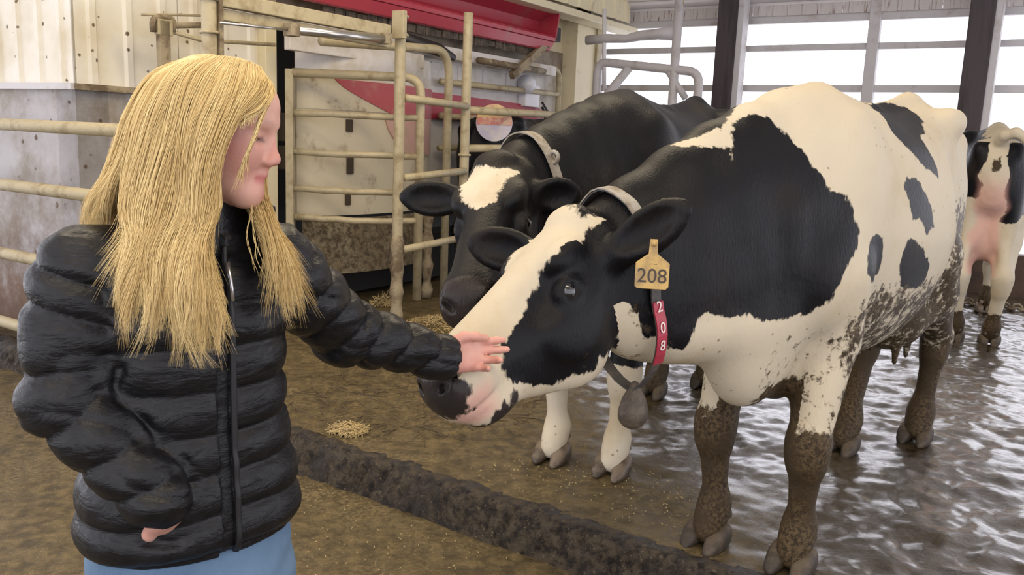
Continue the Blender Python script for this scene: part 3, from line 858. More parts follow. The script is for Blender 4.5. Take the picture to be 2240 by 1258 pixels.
# ================================================================== cows
def coat_material(name, black=(.005, .005, .0062), white=(.55, .48, .355), brown=(.014, .010, .008)):
    t = NT(name); v = t.coord('Object')
    edge = t.n('ShaderNodeMapping'); t.l(v, edge.inputs[0]); edge.inputs['Scale'].default_value = (1, 1, .35)
    e1 = t.noise(edge.outputs[0], 75, 3, .6); e2 = t.noise(v, 13, 3, .5)
    f = t.math('ADD', t.attr('coat'), t.math('ADD', t.math('MULTIPLY', t.math('SUBTRACT', e1, .5), .030), t.math('MULTIPLY', t.math('SUBTRACT', e2, .5), .05)))
    f = t.step(f, -.004, .004)
    bl = t.mix(t.step(t.noise(v, 3.1, 4), .5, .75), black, brown)
    stain = t.step(t.noise(v, 2.4, 6, .62), .48, .78)
    wh = t.mix(stain, white, (.46, .37, .23))
    specks = t.step(t.math('ADD', t.vor(v, 30), t.math('MULTIPLY', e1, .3)), .25, .30, 1, 0)
    specks = t.math('MULTIPLY', specks, t.step(t.noise(v, 4, 3), .50, .60))
    wh = t.mix(t.math('MULTIPLY', specks, .8), wh, (.20, .15, .08))
    c = t.mix(f, wh, bl)
    c = t.mix(t.attr('pink'), c, (.62, .34, .28))
    n3 = t.noise(v, 24, 7, .72); n4 = t.noise(v, 85, 5, .7)
    dk = t.step(t.math('ADD', t.attr('dark'), t.math('MULTIPLY', t.math('SUBTRACT', e1, .5), .5)), .42, .58)
    c = t.mix(dk, c, (.030, .024, .022))
    mudf = t.step(t.math('ADD', t.attr('mud'), t.math('MULTIPLY', t.math('SUBTRACT', n3, .5), 1.15)), .44, .56)
    mudc = t.mix(t.step(n4, .35, .65), (.022, .014, .007), (.115, .078, .038))
    mudc = t.mix(t.step(t.noise(v, 6, 4), .42, .62), mudc, (.055, .037, .019))
    c = t.mix(mudf, c, mudc)
    rg = t.math('ADD', t.math('MULTIPLY', t.math('SUBTRACT', 1, f), .22), .42)
    rg = t.mix(dk, rg, (.22, .22, .22)); rg = t.mix(mudf, rg, (.42, .42, .42))
    fur = t.n('ShaderNodeMapping'); t.l(v, fur.inputs[0]); fur.inputs['Scale'].default_value = (1, 1, .25)
    hb = t.math('ADD', t.math('MULTIPLY', t.noise(fur.outputs[0], 160, 3, .6), .3), t.math('MULTIPLY', t.noise(v, 9, 4), .5))
    hb = t.math('ADD', hb, t.math('MULTIPLY', mudf, t.math('ADD', n3, n4)))
    t.out(c, rg, 0, t.bump(hb, .5, .012), Specular_IOR_Level=.17)
    return t.m
COAT = coat_material('black and white cow hide')
COAT_BLACK = coat_material('dusty black cow hide', (.006, .006, .007), (.60, .53, .40), (.022, .018, .014))
EYE_M = NT('dark cow eye').out((.006, .005, .005), .04, 0, None, Coat_Weight=1.0)
HOOF_M = simple('horn hoof', (.17, .125, .085), .45, 0, (.06, .045, .03), 12, .45, .65, .3, 60)
HOOF_MUD = simple('muddy hoof', (.09, .065, .04), .6, 0, (.04, .03, .02), 14, .4, .6, .7, 40)
STRAP_M = simple('grey woven strap', (.34, .31, .26), .7, 0, (.2, .16, .11), 20, .4, .65, .3, 120)
STRAP_D = simple('dark worn strap', (.055, .05, .045), .6, 0, (.12, .09, .06), 20, .5, .7, .3, 120)

HEAD_ST = [(-.055, -.005, -.075, .060, 0), (-.03, .035, -.135, .092, 0), (.03, .052, -.205, .106, 0), (.10, .055, -.265, .110, 0), (.17, .050, -.305, .102, 0),
           (.24, .043, -.295, .092, 0), (.31, .038, -.255, .082, 0), (.38, .034, -.215, .074, 0), (.445, .030, -.180, .070, 0),
           (.505, .022, -.160, .076, 0), (.55, .004, -.140, .073, 0), (.578, -.022, -.115, .055, 0), (.59, -.045, -.085, .02, 0)]
def cow_field(h, feet, HF, hs, ears, P, girth=1.0):
    """HF head frame (origin poll, x to the nose, z forehead); P extra parameters"""
    lo = np.array([-1.22, -.55, -.01]); hi = np.array([1.05, .55, 1.66])
    for p in ([-.3, -.3, .1], [-.3, .3, .1], [.66, .12, .1], [.66, -.12, -.3], [.3, .2, -.3], [.3, -.2, -.3]):
        w_ = HF.w(np.array(p) * hs); lo = np.minimum(lo, w_ - .03); hi = np.maximum(hi, w_ + .03)
    lo[2] = -.01
    f = Field(lo, hi, h)
    G = girth
    torso = [(-.985, 1.30, 1.10, .05, 0), (-.955, 1.36, 1.02, .10, 0), (-.89, 1.43, .95, .155, 0), (-.77, 1.49, .84, .175, 0), (-.60, 1.535, .73, .212, 0),
             (-.45, 1.535, .66, .25, 0), (-.25, 1.495, .60, .30 * G, 0), (0, 1.475, .58, .31 * G, 0), (.25, 1.485, .595, .295 * G, 0),
             (.45, 1.51, .615, .26, 0), (.60, 1.515, .64, .232, 0), (.74, 1.47, .655, .205, 0), (.86, 1.36, .70, .165, 0), (.94, 1.24, .80, .12, 0), (.98, 1.14, .90, .05, 0)]
    f.put(loft(torso, low=.82, n=2.25), .02)
    for sy in (-1, 1):
        f.put(ell((-.46, sy * .185, 1.455), (.075, .05, .05)), .08)           # hook bones
        f.put(ell((-.87, sy * .11, 1.375), (.06, .045, .05)), .08)            # pin bones
        f.put(ell((.58, sy * .150, 1.12), (.15, .085, .30)), .10)              # shoulder blades
        f.put(ell((.72, sy * .155, .95), (.12, .075, .14)), .10)                # points of the shoulder
        f.put(ell((-.68, sy * .125, 1.0), (.21, .085, .34)), .10)             # thighs
        f.put(ell((-.33, sy * .30, 1.22), (.10, .05, .12)), .12, True)        # hollow flank
    # spine ridge
    chain(f, [(-.95, 0, 1.43), (-.5, 0, 1.525), (0, 0, 1.46), (.5, 0, 1.495)], [.03, .035, .03, .04], .05)
    # front legs
    for nm, sy in (('fl', 1), ('fr', -1)):
        fx, fy = feet[nm]; y0 = sy * .165
        kx, ky = (fx + .64) / 2 + .035, (fy + y0) / 2
        pts = [(.64, sy * .15, .96), (.60, sy * .145, .76), (kx, ky, .43), (kx, ky, .36), (fx - .005, fy, .165), (fx + .01, fy, .10), (fx + .035, fy, .055)]
        chain(f, pts, [.12, .098, .060, .053, .038, .048, .048], .035)
        f.put(ell((kx + .01, ky, .40), (.053, .056, .072)), .04)
        f.put(ell((fx - .015, fy, .14), (.046, .051, .046)), .03)
    # hind legs
    for nm, sy in (('hl', 1), ('hr', -1)):
        fx, fy = feet[nm]; y0 = sy * .20
        hx, hy = -.90 * .5 + (fx - .13) * .5, fy * .8 + y0 * .2
        pts = [(-.58 + .1 * (fx + .72), sy * .125, .90), (-.64 + .3 * (fx + .72), sy * .125, .74), (hx, hy, .50), (hx + .02, hy, .42), (fx - .03, fy, .165), (fx - .005, fy, .10), (fx + .03, fy, .055)]
        chain(f, pts, [.135, .105, .060, .050, .041, .049, .048], .05)
        f.put(cap((-.80, sy * .11, .86), (hx - .03, hy, .53), .055, .030), .05)   # hamstring
        f.put(ell((hx, hy, .49), (.055, .052, .075)), .03)
        f.put(ell((fx - .03, fy, .14), (.050, .055, .048)), .03)
    # udder
    u = P.get('udder', (.20, .17, .17)); ux = P.get('udder_x', -.56); uz = P.get('udder_z', .66)
    f.put(ell((ux, 0, uz), u), .08)
    if P.get('udder_split'):
        f.put(cap((ux - u[0] - .02, 0, uz + .1), (ux - u[0] + .02, 0, uz - u[2]), .022, .022), .03, True)
    for sx in (-.09, .08):
        for sy in (-.075, .075): f.put(cap((ux + sx, sy, uz - u[2] + .04), (ux + sx, sy, uz - u[2] - .035), .02, .011), .015)
    # tail
    tp = P.get('tail', [(-.93, 0, 1.41), (-1.0, 0, 1.32), (-1.01, -.02, 1.05), (-1.0, -.04, .75), (-1.0, -.05, .5)])
    tr = P.get('tail_r', [.045, .034, .026, .022, .035])
    chain(f, tp, tr[:len(tp)], .03)
    # neck
    poll = HF.w((-.02 * hs, 0, -.05 * hs)); thr = HF.w((.055 * hs, 0, -.215 * hs)); mid = HF.w((.02 * hs, 0, -.13 * hs))
    def bez(a, b, c, t): a, b, c = map(np.array, (a, b, c)); return a * (1 - t) ** 2 + b * 2 * t * (1 - t) + c * t * t
    nw = P.get('neck_lift', 0.0)
    n_ = 6
    top = [bez((.55, 0, 1.42), (1.02, poll[1] * .25, 1.36 + nw), poll, i / n_) for i in range(n_ + 1)]
    low = [bez((.80, 0, .90), (1.15, thr[1] * .3, .80 + nw * .3 + .3 * (thr[2] - .9)), thr, i / n_) for i in range(n_ + 1)]
    cen = [bez((.62, 0, 1.16), (1.05, mid[1] * .3, 1.12 + nw), mid, i / n_) for i in range(n_ + 1)]
    L = lambda a, b: [a + (b - a) * i / n_ for i in range(n_ + 1)]
    chain(f, top, L(.10, .075 * hs), .05); chain(f, cen, L(.19, .10 * hs), .06); chain(f, low, L(.135, .065 * hs), .07)
    inter = [(np.array(a) + np.array(b)) / 2 for a, b in zip(top, cen)]; chain(f, inter, L(.15, .092 * hs), .06)
    inter = [(np.array(a) + np.array(b)) / 2 for a, b in zip(low, cen)]; chain(f, inter, L(.165, .082 * hs), .06)
    # brisket and dewlap
    f.put(ell((.87, 0, .755), (.16, .105, .195)), .10)
    f.put(cap((.90, 0, .70), (.62, 0, .60), .09, .08, ((0, 1, 0), .7)), .08)
    if P.get('dewlap', True):
        f.put(cap(low[1] - np.array([0, 0, .06]), low[5], .085, .05, ((0, 1, 0), .45)), .07)
    # head
    s = lambda *a: np.array(a) * hs
    f.put(loft([[r[0] * hs, r[1] * hs, r[2] * hs, r[3] * hs, 0] for r in HEAD_ST], HF, .62, 2.4), .035)
    f.put(ell(s(.515, 0, -.060), s(.070, .082, .075), HF), .03)                 # muzzle pad
    f.put(ell(s(.470, 0, -.150), s(.075, .052, .042), HF), .03)                 # chin
    for sy in (-1, 1):
        f.put(ell(s(.145, sy * .080, .010), s(.065, .035, .036), HF), .03)      # brow
        f.put(ell(s(.22, sy * .080, -.13), s(.09, .026, .075), HF), .04)        # cheek
        f.put(ell(s(.27, sy * .10, -.02), s(.06, .03, .04), HF), .05, True)     # hollow before the eye
        f.put(ell(s(.195, sy * .092, -.055), s(.042, .024, .034), HF), .018)    # lids
        f.put(ell(s(.197, sy * .118, -.055), s(.026, .020, .0185), HF), .004, True)
        f.put(ell(s(.535, sy * .046, -.020), s(.028, .022, .022), HF), .02)     # nostril wing
        f.put(cap(s(.570, sy * .036, -.034), s(.530, sy * .072, -.012), .012 * hs, .010 * hs, None, HF), .008, True)
        f.put(cap(s(.40, sy * .076, -.118), s(.562, sy * .056, -.108), .006 * hs, .005 * hs, None, HF), .008, True)   # mouth line
        e = ears[sy]                                                            # (base, tip, concave normal) in head space
        b0, b1 = s(*e[0]), s(*e[1]); EF = Frame(HF.w(b0), HF.v(b1 - b0), HF.v(e[2])); Lr = float(np.linalg.norm(b1 - b0))
        f.put(cap((-.01, 0, 0), (.05, 0, -.004), .036, .034, None, EF), .03)
        f.put(ell((Lr * .55, 0, 0), (Lr * .50, .062, .030), EF), .025)
        f.put(cap((Lr * .75, 0, 0), (Lr * .985, 0, .004), .036, .014, ((0, 0, 1), .6), EF), .02)
        f.put(ell((Lr * .58, 0, .034), (Lr * .40, .046, .036), EF), .008, True)
    f.put(ell(s(.0, 0, .045), s(.045, .06, .028), HF), .03)                     # poll tuft
    return f

def hoof_mesh():
    f = Field((-.10, -.08, -.005), (.14, .08, .125), .006)
    for sy in (-1, 1):
        F = Frame((0, sy * .006, 0), (1, sy * .10, 0), (0, 0, 1))
        f.put(loft([(-.055, .055, .0, .022, sy * .030), (-.02, .085, 0, .033, sy * .032), (.03, .078, 0, .034, sy * .033), (.07, .052, 0, .028, sy * .030), (.098, .028, 0, .018, sy * .026), (.112, .014, 0, .006, sy * .02)], F, 1.0, 2.8), .004)
        f.put(ell((-.062, sy * .030, .098), (.018, .017, .022)), .005)
    V, Q = f.mesh(); V[:, 2] = np.maximum(V[:, 2], 0)
    return mesh_np('hoof', smooth_mesh(V, Q, 1), Q)
HOOF = hoof_mesh()
HOOF.materials.append(HOOF_M)
HOOF.polygons.foreach_set('use_smooth', np.ones(len(HOOF.polygons), dtype=bool))
HOOF2 = HOOF.copy(); HOOF2.materials.clear(); HOOF2.materials.append(HOOF_MUD)

def field_at(f, P):
    q = (np.asarray(P) - f.lo) / f.h
    i = np.clip(np.round(q).astype(int), 0, f.n - 1)
    return f.d[i[..., 0], i[..., 1], i[..., 2]]
def build_cow(name, label, center, heading, feet, poll, nosedir, hup, hs, ears, h, P, paint, mat, muddy=(), girth=1.0, group=None):
    rz = math.atan2(heading[1], heading[0])
    root = empty(name, (center[0], center[1], 0), rz)
    tag(root, label, 'cow', group)
    HF = Frame(poll, nosedir, hup)
    f = cow_field(h, feet, HF, hs, ears, P, girth)
    V, Q = f.mesh()
    V = smooth_mesh(V, Q, 2, .5)
    N = normals_np(V, Q)
    me = mesh_np('body', V, Q)
    H = HF.loc(V) / hs
    coat, mud, pink, dark = paint(V, N, H)
    for k, v in (('coat', coat), ('mud', mud), ('pink', pink), ('dark', dark)): attr(me, k, v)
    body = link('body', me, mat, root, True)
    for sy in (-1, 1):
        e = MB().ball((0, 0, 0), .026 * hs, 20, 12).build('eye', EYE_M, root)
        e.location = HF.w(np.array((.197, sy * .088, -.055)) * hs)
    for nm in ('fl', 'fr', 'hl', 'hr'):
        o = bpy.data.objects.new('hoof', HOOF2 if nm in muddy else HOOF); COL.objects.link(o); o.parent = root
        o.location = (feet[nm][0] + .012, feet[nm][1], -.004); o.rotation_euler = (0, 0, feet[nm][2] if len(feet[nm]) > 2 else 0)
    return root, f, HF
def neck_ring(f, c, axis, up, hang=None, n=64, off=.007, rmax=.4):
    """points on the neck surface in the plane through c; hang=(angle width, extra radius) lets the lower part sag"""
    Fr = Frame(c, axis, up); out = []
    rr = np.arange(.02, rmax, .003)
    for i in range(n):
        a = 2 * math.pi * i / n; d = Fr.v((0, math.sin(a), math.cos(a)))
        v = field_at(f, Fr.o + rr[:, None] * d[None, :]); k = np.argmax(v > 0); r = rr[k] + off
        out.append((a, r))
    R = np.array([r for _, r in out])
    R = np.minimum(R, np.median(R) * 1.45)
    for _ in range(4): R = np.maximum(R, (np.roll(R, 1) + np.roll(R, -1)) / 2)
    if hang:
        for i in range(n):
            a = abs(2 * math.pi * i / n - math.pi)
            R[i] += hang[1] * max(0, 1 - a / hang[0])
    return Fr, [Fr.w((0, R[i] * math.sin(out[i][0]), R[i] * math.cos(out[i][0]))) for i in range(n)]
def strap(pts, axis, wd, th, idx=None):
    """closed or partial band through pts"""
    n = len(pts); ids = list(range(n)) + [0] if idx is None else idx
    c = np.mean(pts, axis=0); ax = np.array(axis) / np.linalg.norm(axis); V = []; F = []
    for j in ids:
        p = np.array(pts[j % n]); o = p - c; o = o - ax * (o @ ax); o /= np.linalg.norm(o) + 1e-9
        V += [p - ax * wd / 2, p + ax * wd / 2, p + ax * wd / 2 + o * th, p - ax * wd / 2 + o * th]
    for k in range(len(ids) - 1):
        a, b = 4 * k, 4 * k + 4
        for q in range(4): F.append((a + q, a + (q + 1) % 4, b + (q + 1) % 4, b + q))
    F += [(0, 1, 2, 3), (4 * (len(ids) - 1) + 3, 4 * (len(ids) - 1) + 2, 4 * (len(ids) - 1) + 1, 4 * (len(ids) - 1))]
    return MB().add(V, F)
def text_mesh(name, body, size, depth, mat, parent):
    cu = bpy.data.curves.new(name, 'FONT'); cu.body = body; cu.size = size; cu.extrude = depth
    cu.align_x = 'CENTER'; cu.align_y = 'CENTER'
    o = bpy.data.objects.new(name, cu); COL.objects.link(o)
    bpy.context.view_layer.update()
    me = bpy.data.meshes.new_from_object(o.evaluated_get(bpy.context.evaluated_depsgraph_get()))
    bpy.data.objects.remove(o); bpy.data.curves.remove(cu)
    return link(name, me, mat, parent)
def sstep(x, a, b):
    t = np.clip((x - a) / (b - a), 0, 1); return t * t * (3 - 2 * t)

# ------------------------------------------------------------------ cow 208
PATCH_L = [[(1.6, -0.55), (1.17, -0.55), (1.16, -0.12), (1.161, -0.042), (1.126, -0.024), (1.101, 0.003), (1.071, 0.042), (1.082, 0.072), (1.044, 0.023), (1.004, -0.015), (0.957, -0.021), (0.924, 0.006), (0.895, 0.031), (0.871, 0.075), (0.853, 0.148), (0.829, 0.239), (0.804, 0.325), (0.752, 0.369), (0.724, 0.436), (0.713, 0.576), (0.738, 0.66), (0.79, 0.746), (0.806, 0.853), (0.822, 0.905), (0.858, 0.976), (0.962, 1.008), (1.014, 1.003), (1.059, 0.986), (1.121, 0.987), (1.179, 0.988), (1.204, 0.964), (1.235, 1.001), (1.241, 1.078), (1.254, 1.122), (1.289, 1.127), (1.332, 1.101), (1.364, 1.13), (1.391, 1.068), (1.42, 0.95), (1.6, 0.95)],
  [(0.236, 0.024), (-0.121, -0.001), (-0.266, 0.052), (-0.254, 0.11), (-0.102, 0.175), (0.046, 0.225), (0.048, 0.28), (0.028, 0.341), (0.045, 0.382), (0.181, 0.331), (0.289, 0.257), (0.348, 0.198), (0.264, 0.126), (0.087, 0.045), (0.045, 0.011), (0.01, 0.022), (0.244, 0.031)],
  [(0.359, 0.355), (0.277, 0.371), (0.218, 0.433), (0.151, 0.508), (0.136, 0.576), (0.193, 0.611), (0.242, 0.558), (0.277, 0.528), (0.317, 0.542), (0.342, 0.465), (0.375, 0.393)],
  [(0.599, 0.565), (0.549, 0.599), (0.512, 0.689), (0.503, 0.775), (0.64, 0.78), (0.675, 0.739), (0.662, 0.648), (0.636, 0.582)],
  [(0.329, 0.615), (0.215, 0.666), (0.087, 0.759), (0.065, 0.821), (0.127, 0.865), (0.286, 0.838), (0.345, 0.764), (0.351, 0.68)]]          # black patches as (distance along the body, arc from the spine), left side
PATCH_R = [[(1.6, -.1), (1.15, -.1), (1.05, -.02), (.85, -.1), (.75, -.35), (.7, -.6), (.85, -.95), (1.1, -1.0), (1.3, -1.1), (1.6, -1.0)],
           [(.3, -.02), (0, -.05), (-.3, -.02), (-.45, -.3), (-.35, -.6), (-.1, -.45), (.2, -.35)], [(-.6, -.3), (-.8, -.45), (-.75, -.8), (-.55, -.7)]]
FACE_L = [(-0.035, 0.088), (0.043, 0.085), (0.108, 0.095), (0.183, 0.073), (0.211, 0.061), (0.257, 0.071), (0.303, 0.087), (0.358, 0.098), (0.394, 0.101), (0.409, 0.091), (0.427, 0.122), (0.44, 0.161), (0.429, 0.257), (0.378, 0.329), (0.33, 0.343), (0.268, 0.338), (0.212, 0.345), (0.193, 0.333), (0.085, 0.374), (0.104, 0.337), (0.088, 0.293), (0.02, 0.26), (-0.2, 0.3), (-0.2, 0.087)]
FACE_R = [(-.2, -.06), (-.05, -.05), (.04, -.083), (.15, -.058), (.25, -.066), (.34, -.09), (.41, -.12), (.43, -.2), (.40, -.33), (.3, -.345), (.2, -.35), (.09, -.375), (-.2, -.375)]
POLL_CAP = [(-.12, -.01), (-.02, .0), (.0, .03), (.012, .05), (-.01, .066), (-.05, .09), (-.15, .12), (-.2, 0)]
def arc_coords(V):
    t = np.clip((V[:, 0] - .9) / .5, 0, 1.2)
    return V[:, 0], np.arctan2(V[:, 1] + .12 * t, V[:, 2] - 1.05 + .08 * t) * .4
def paint_208(V, N, H):
    n = len(V); x, ph = arc_coords(V); z = V[:, 2]
    coat = np.full(n, -.3)
    for p in PATCH_L + PATCH_R: coat = np.maximum(coat, polydist(x, ph, p))
    hx, hp = H[:, 0], np.arctan2(H[:, 1], H[:, 2] + .1) * .12
    head = (hx > -.03) & ((hx > .10) | (H[:, 2] > -.13)) & (np.abs(H[:, 1]) < .135) & (H[:, 2] > -.36) & (V[:, 0] > 1.2)
    hc = np.maximum(polydist(hx, hp, FACE_L), polydist(hx, hp, FACE_R))
    hc = np.maximum(hc, polydist(hx, hp, POLL_CAP))
    coat = np.where(head, hc, coat)
    ear = (np.abs(H[:, 1]) > .105) & (hx < .16) & (H[:, 2] > -.17) & (V[:, 0] > 1.2)
    coat = np.where(ear, .05, coat)
    # mud: belly, flank, thigh and legs; a clean white chest
    a = np.abs(ph)
    mud = .52 * sstep(a, .66, .92) * (1 - sstep(x, .62, .80))
    mud = np.maximum(mud, .55 * (1 - sstep(x, -.30, -.02)) * (1 - sstep(z, 1.05, 1.40)))
    mud = np.maximum(mud, .72 * (1 - sstep(z, .60, .70)) * sstep(x, .3, .5) * (1 - sstep(x, .86, .98)) * (np.abs(V[:, 1]) < .13))
    leg = (z < .80) & ((np.abs(V[:, 1]) > .05) | (z < .5)) & (x < .95)
    mud = np.maximum(mud, leg * (.98 * (1 - sstep(z, .36, .60))))
    mud = np.maximum(mud, leg * (x > .3) * .38)
    mud = np.maximum(mud, leg * (x < 0) * .58)
    mud = np.where((x > .98) | head, np.where((H[:, 2] < -.2) & (hx < .25) & (hx > 0), .34, .12), mud)
    hz, hy = H[:, 2], H[:, 1]
    nose = V[:, 0] > 1.3
    nz = .014 * vnoise(V, 38, 4) + .010 * vnoise(V, 75, 5)
    d1 = np.minimum(hx - .535 + .22 * (hz + .05) - .25 * np.maximum(0, hy - .03), hz + .105 + .9 * np.maximum(0, .57 - hx - .35 * np.maximum(0, hy)))
    d2 = np.minimum(-hz - .158, hx - .43)
    dark = nose * np.clip(.5 + (np.maximum(d1, d2) + nz) * 14, 0, 1)
    pink = nose * .75 * sstep(hx, .46, .53) * sstep(-hz, .05, .085) * (1 - sstep(-hz, .14, .165)) * sstep(hy, -.01, .03)
    return coat, mud, pink, dark
EARS_A = {1: ((.045, .095, -.07), (-.06, .30, -.03), (.75, .1, .45)), -1: ((.055, -.09, -.03), (.115, -.235, .095), (.6, .3, .5))}
A_C, A_H = (1.265, 3.155), (-0.6353, -0.7723)
def toA(p):
    dx, dy = p[0] - A_C[0], p[1] - A_C[1]
    return np.array((dx * A_H[0] + dy * A_H[1], -dx * A_H[1] + dy * A_H[0], p[2]))
def dirA(v): return np.array((v[0] * A_H[0] + v[1] * A_H[1], -v[0] * A_H[1] + v[1] * A_H[0], v[2]))
pollA = toA((.160, 2.208, 1.090))
cowA, fA, HA = build_cow('spotted_cow', 'black and white cow with yellow ear tag 208 being petted on the nose', A_C, A_H,
    {'fl': (0.671, 0.144), 'fr': (0.706, -0.136), 'hl': (-0.938, 0.096), 'hr': (-0.555, -0.114)},
    pollA, dirA((-.574, -.659, -.486)), dirA((-.545, -.136, .827)), 1.05, EARS_A, .008, {}, paint_208, COAT, ('fl', 'fr', 'hl', 'hr'))

# ------------------------------------------------------------------ black cow with the white forehead
def paint_black(V, N, H):
    n = len(V); z = V[:, 2]
    coat = np.full(n, .05)
    return coat, .6 * (1 - sstep(z, .35, .7)), np.zeros(n), np.zeros(n)
FOREHEAD = [(0.022, -0.055), (0.045, -0.02), (0.065, 0.02), (0.05, 0.075), (0.101, 0.07), (0.157, 0.052), (0.212, 0.026), (0.245, -0.006), (0.222, -0.04), (0.171, -0.072), (0.101, -0.088), (0.045, -0.08)]
def paint_white_forehead(V, N, H):
    n = len(V); x, z = V[:, 0], V[:, 2]
    coat = np.full(n, .2)
    hx = H[:, 0]; head = (hx > -.1) & (H[:, 2] > -.02) & (np.abs(H[:, 1]) < .12)
    coat = np.where(head, -polydist(hx, H[:, 1], FOREHEAD), coat)
    sock = (x > .45) & (z < .6)
    coat = np.where(sock, np.minimum(coat, (z - .46)), coat)
    mud = np.where(x < .2, .62 * (1 - sstep(z, .3, .62)), .05 + .15 * (1 - sstep(z, .02, .1)))
    dark = .9 * sstep(hx, .50, .53) * (x > 1.2)
    return coat, mud, np.zeros(n), dark
def paint_rear(V, N, H):
    n = len(V); x, y, z = V.T
    wv = .035 * vnoise(V, 9, 3)
    coat = np.minimum(np.abs(y) - .070 - .05 * np.clip(1.25 - z, 0, .3) + wv, z - 1.02 + .10 * (y < 0) + 1.5 * wv)
    coat = np.where(x > -.3, np.minimum(z - .8, .2 - np.abs(x - .35)), coat)
    tail = ((x < -.985) & (z > 1.3)) | ((z > 1.425) & (x < -.86)); coat = np.where(tail, -.1, coat)
    pink = .75 * (1 - sstep(np.abs(y) + wv, .06, .115)) * (1 - sstep(z, 1.05, 1.25)) * (x < -.6) * (z > .52)
    mud = np.maximum(.95 * (1 - sstep(z, .18, .30)), .30 * (1 - sstep(z, .5, .9)))
    mud = np.maximum(mud, .62 * np.exp(-(y / .05) ** 2 - ((z - 1.27) / .09) ** 2) * (x < -.8))
    return coat, mud, pink, np.zeros(n)
EARS_B = {1: ((.05, .09, -.06), (.02, .225, -.09), (.8, .2, .3)), -1: ((.05, -.09, -.05), (.065, -.285, .0), (.75, -.1, .6))}
B_C, B_H = (.664, 3.98), (-.465, -.885)
def toB(p):
    dx, dy = p[0] - B_C[0], p[1] - B_C[1]
    return np.array((dx * B_H[0] + dy * B_H[1], -dx * B_H[1] + dy * B_H[0], p[2]))
def dirB(v): return np.array((v[0] * B_H[0] + v[1] * B_H[1], -v[0] * B_H[1] + v[1] * B_H[0], v[2]))
pollB = toB((-.060, 2.82, 1.209))
cowB, fB, HB = build_cow('black_cow', 'black cow with a white forehead and white forelegs behind the tagged cow', B_C, B_H,
    {'fl': (.715, .135), 'fr': (.715, -.135), 'hl': (-.75, .11), 'hr': (-.42, -.08)},
    pollB, dirB((-.115, -.862, -.493)), dirB((-.258, -.453, .853)), 1.12, EARS_B, .010, {}, paint_white_forehead, COAT_BLACK, ('hl', 'hr'))

# ------------------------------------------------------------------ far cow seen from behind
C_C, C_H = (3.64, 6.607), (.442, .897)
EARS_C = {1: ((.03, .095, -.02), (-.02, .275, .02), (.8, .2, .3)), -1: ((.03, -.095, -.02), (-.02, -.275, .02), (.8, -.1, .3))}
cowC, fC, HC = build_cow('cow', 'far spotted cow seen from behind with a big pink udder', C_C, C_H,
    {'fl': (.70, .14), 'fr': (.73, -.14), 'hl': (-.715, .115), 'hr': (-.715, -.115)},
    (1.22, .24, 1.30), (.30, .75, -.55), (0, 0, 1), 1.0, EARS_C, .0125, {'udder': (.20, .125, .20), 'udder_x': -.66, 'udder_z': .80, 'udder_split': True,
     'tail': [(-.90, .0, 1.42), (-.99, -.02, 1.47), (-1.02, -.08, 1.49), (-1.02, -.16, 1.44), (-1.01, -.21, 1.36), (-1.0, -.22, 1.30)], 'tail_r': [.042, .034, .03, .032, .036, .02]}, paint_rear, COAT, ('hl', 'hr'))
# ------------------------------------------------------------------ black cow inside the milking stall
e_c = RP(4.05, .54, 0)
cowE, fE, HE = build_cow('cow', 'black cow standing inside the milking stall behind the rails', (e_c.x, e_c.y), (B2.x, B2.y),
    {'fl': (.70, .14), 'fr': (.73, -.14), 'hl': (-.715, .115), 'hr': (-.715, -.115)},
    (1.4, 0, 1.2), (.75, 0, -.7), (0, 0, 1), 1.0, EARS_C, .015, {}, paint_black, COAT_BLACK, ('hl', 'hr'))

# ================================================================== the woman
W_F = np.array((.70, -.714, 0)); W_L = np.array((.714, .70, 0))      # where her chest faces, her left
W_C = np.array((-.526, 1.342, 0)); ZF = -.14
woman = empty('person', (W_C[0], W_C[1], ZF)); bpy.context.view_layer.update()
tag(woman, 'person with long blonde hair in a black quilted jacket and jeans, stroking the tagged cow', 'person')
def wp_(name, V, Q, mat, parent=None, smooth=True):
    par = parent or woman
    o = link(name, mesh_np(name, np.asarray(V) - np.array(woman.location), Q), mat, None, smooth)
    o.parent = par
    return o
def sw(o, par=None):
    o.parent = par or woman; o.matrix_parent_inverse = woman.matrix_world.inverted() if par is None else Matrix.Identity(4)
    return o
TF = Frame(W_C, (0, 0, 1), W_F)            # torso: x up, z to the front, y to her right
tp3 = lambda s_, f_, z: W_C - np.array((0, 0, 0)) + W_L * s_ + W_F * f_ + np.array((0, 0, z))
# joints
S_R, S_L = tp3(-.150, -.005, 1.105), tp3(.150, .02, 1.095)
E_R, Wr_R = np.array(atY(142, 868, 1.195)), np.array(atY(366, 1112, 1.175))
E_L, Wr_L = np.array(atY(752, 722, 1.60)), np.array(atY(966, 782, 1.735))
# head frame
hs_ = .84
hfwd = np.array((.965, -.06, -.235)); nose_w = np.array(atY(613, 355, 1.30))
HW = Frame((0, 0, 0), hfwd, (.235, 0, .97)); HW.o = nose_w - np.array((.1235, 0, -.045)) * hs_ @ HW.R
hp = lambda *a: np.array(a) * hs_

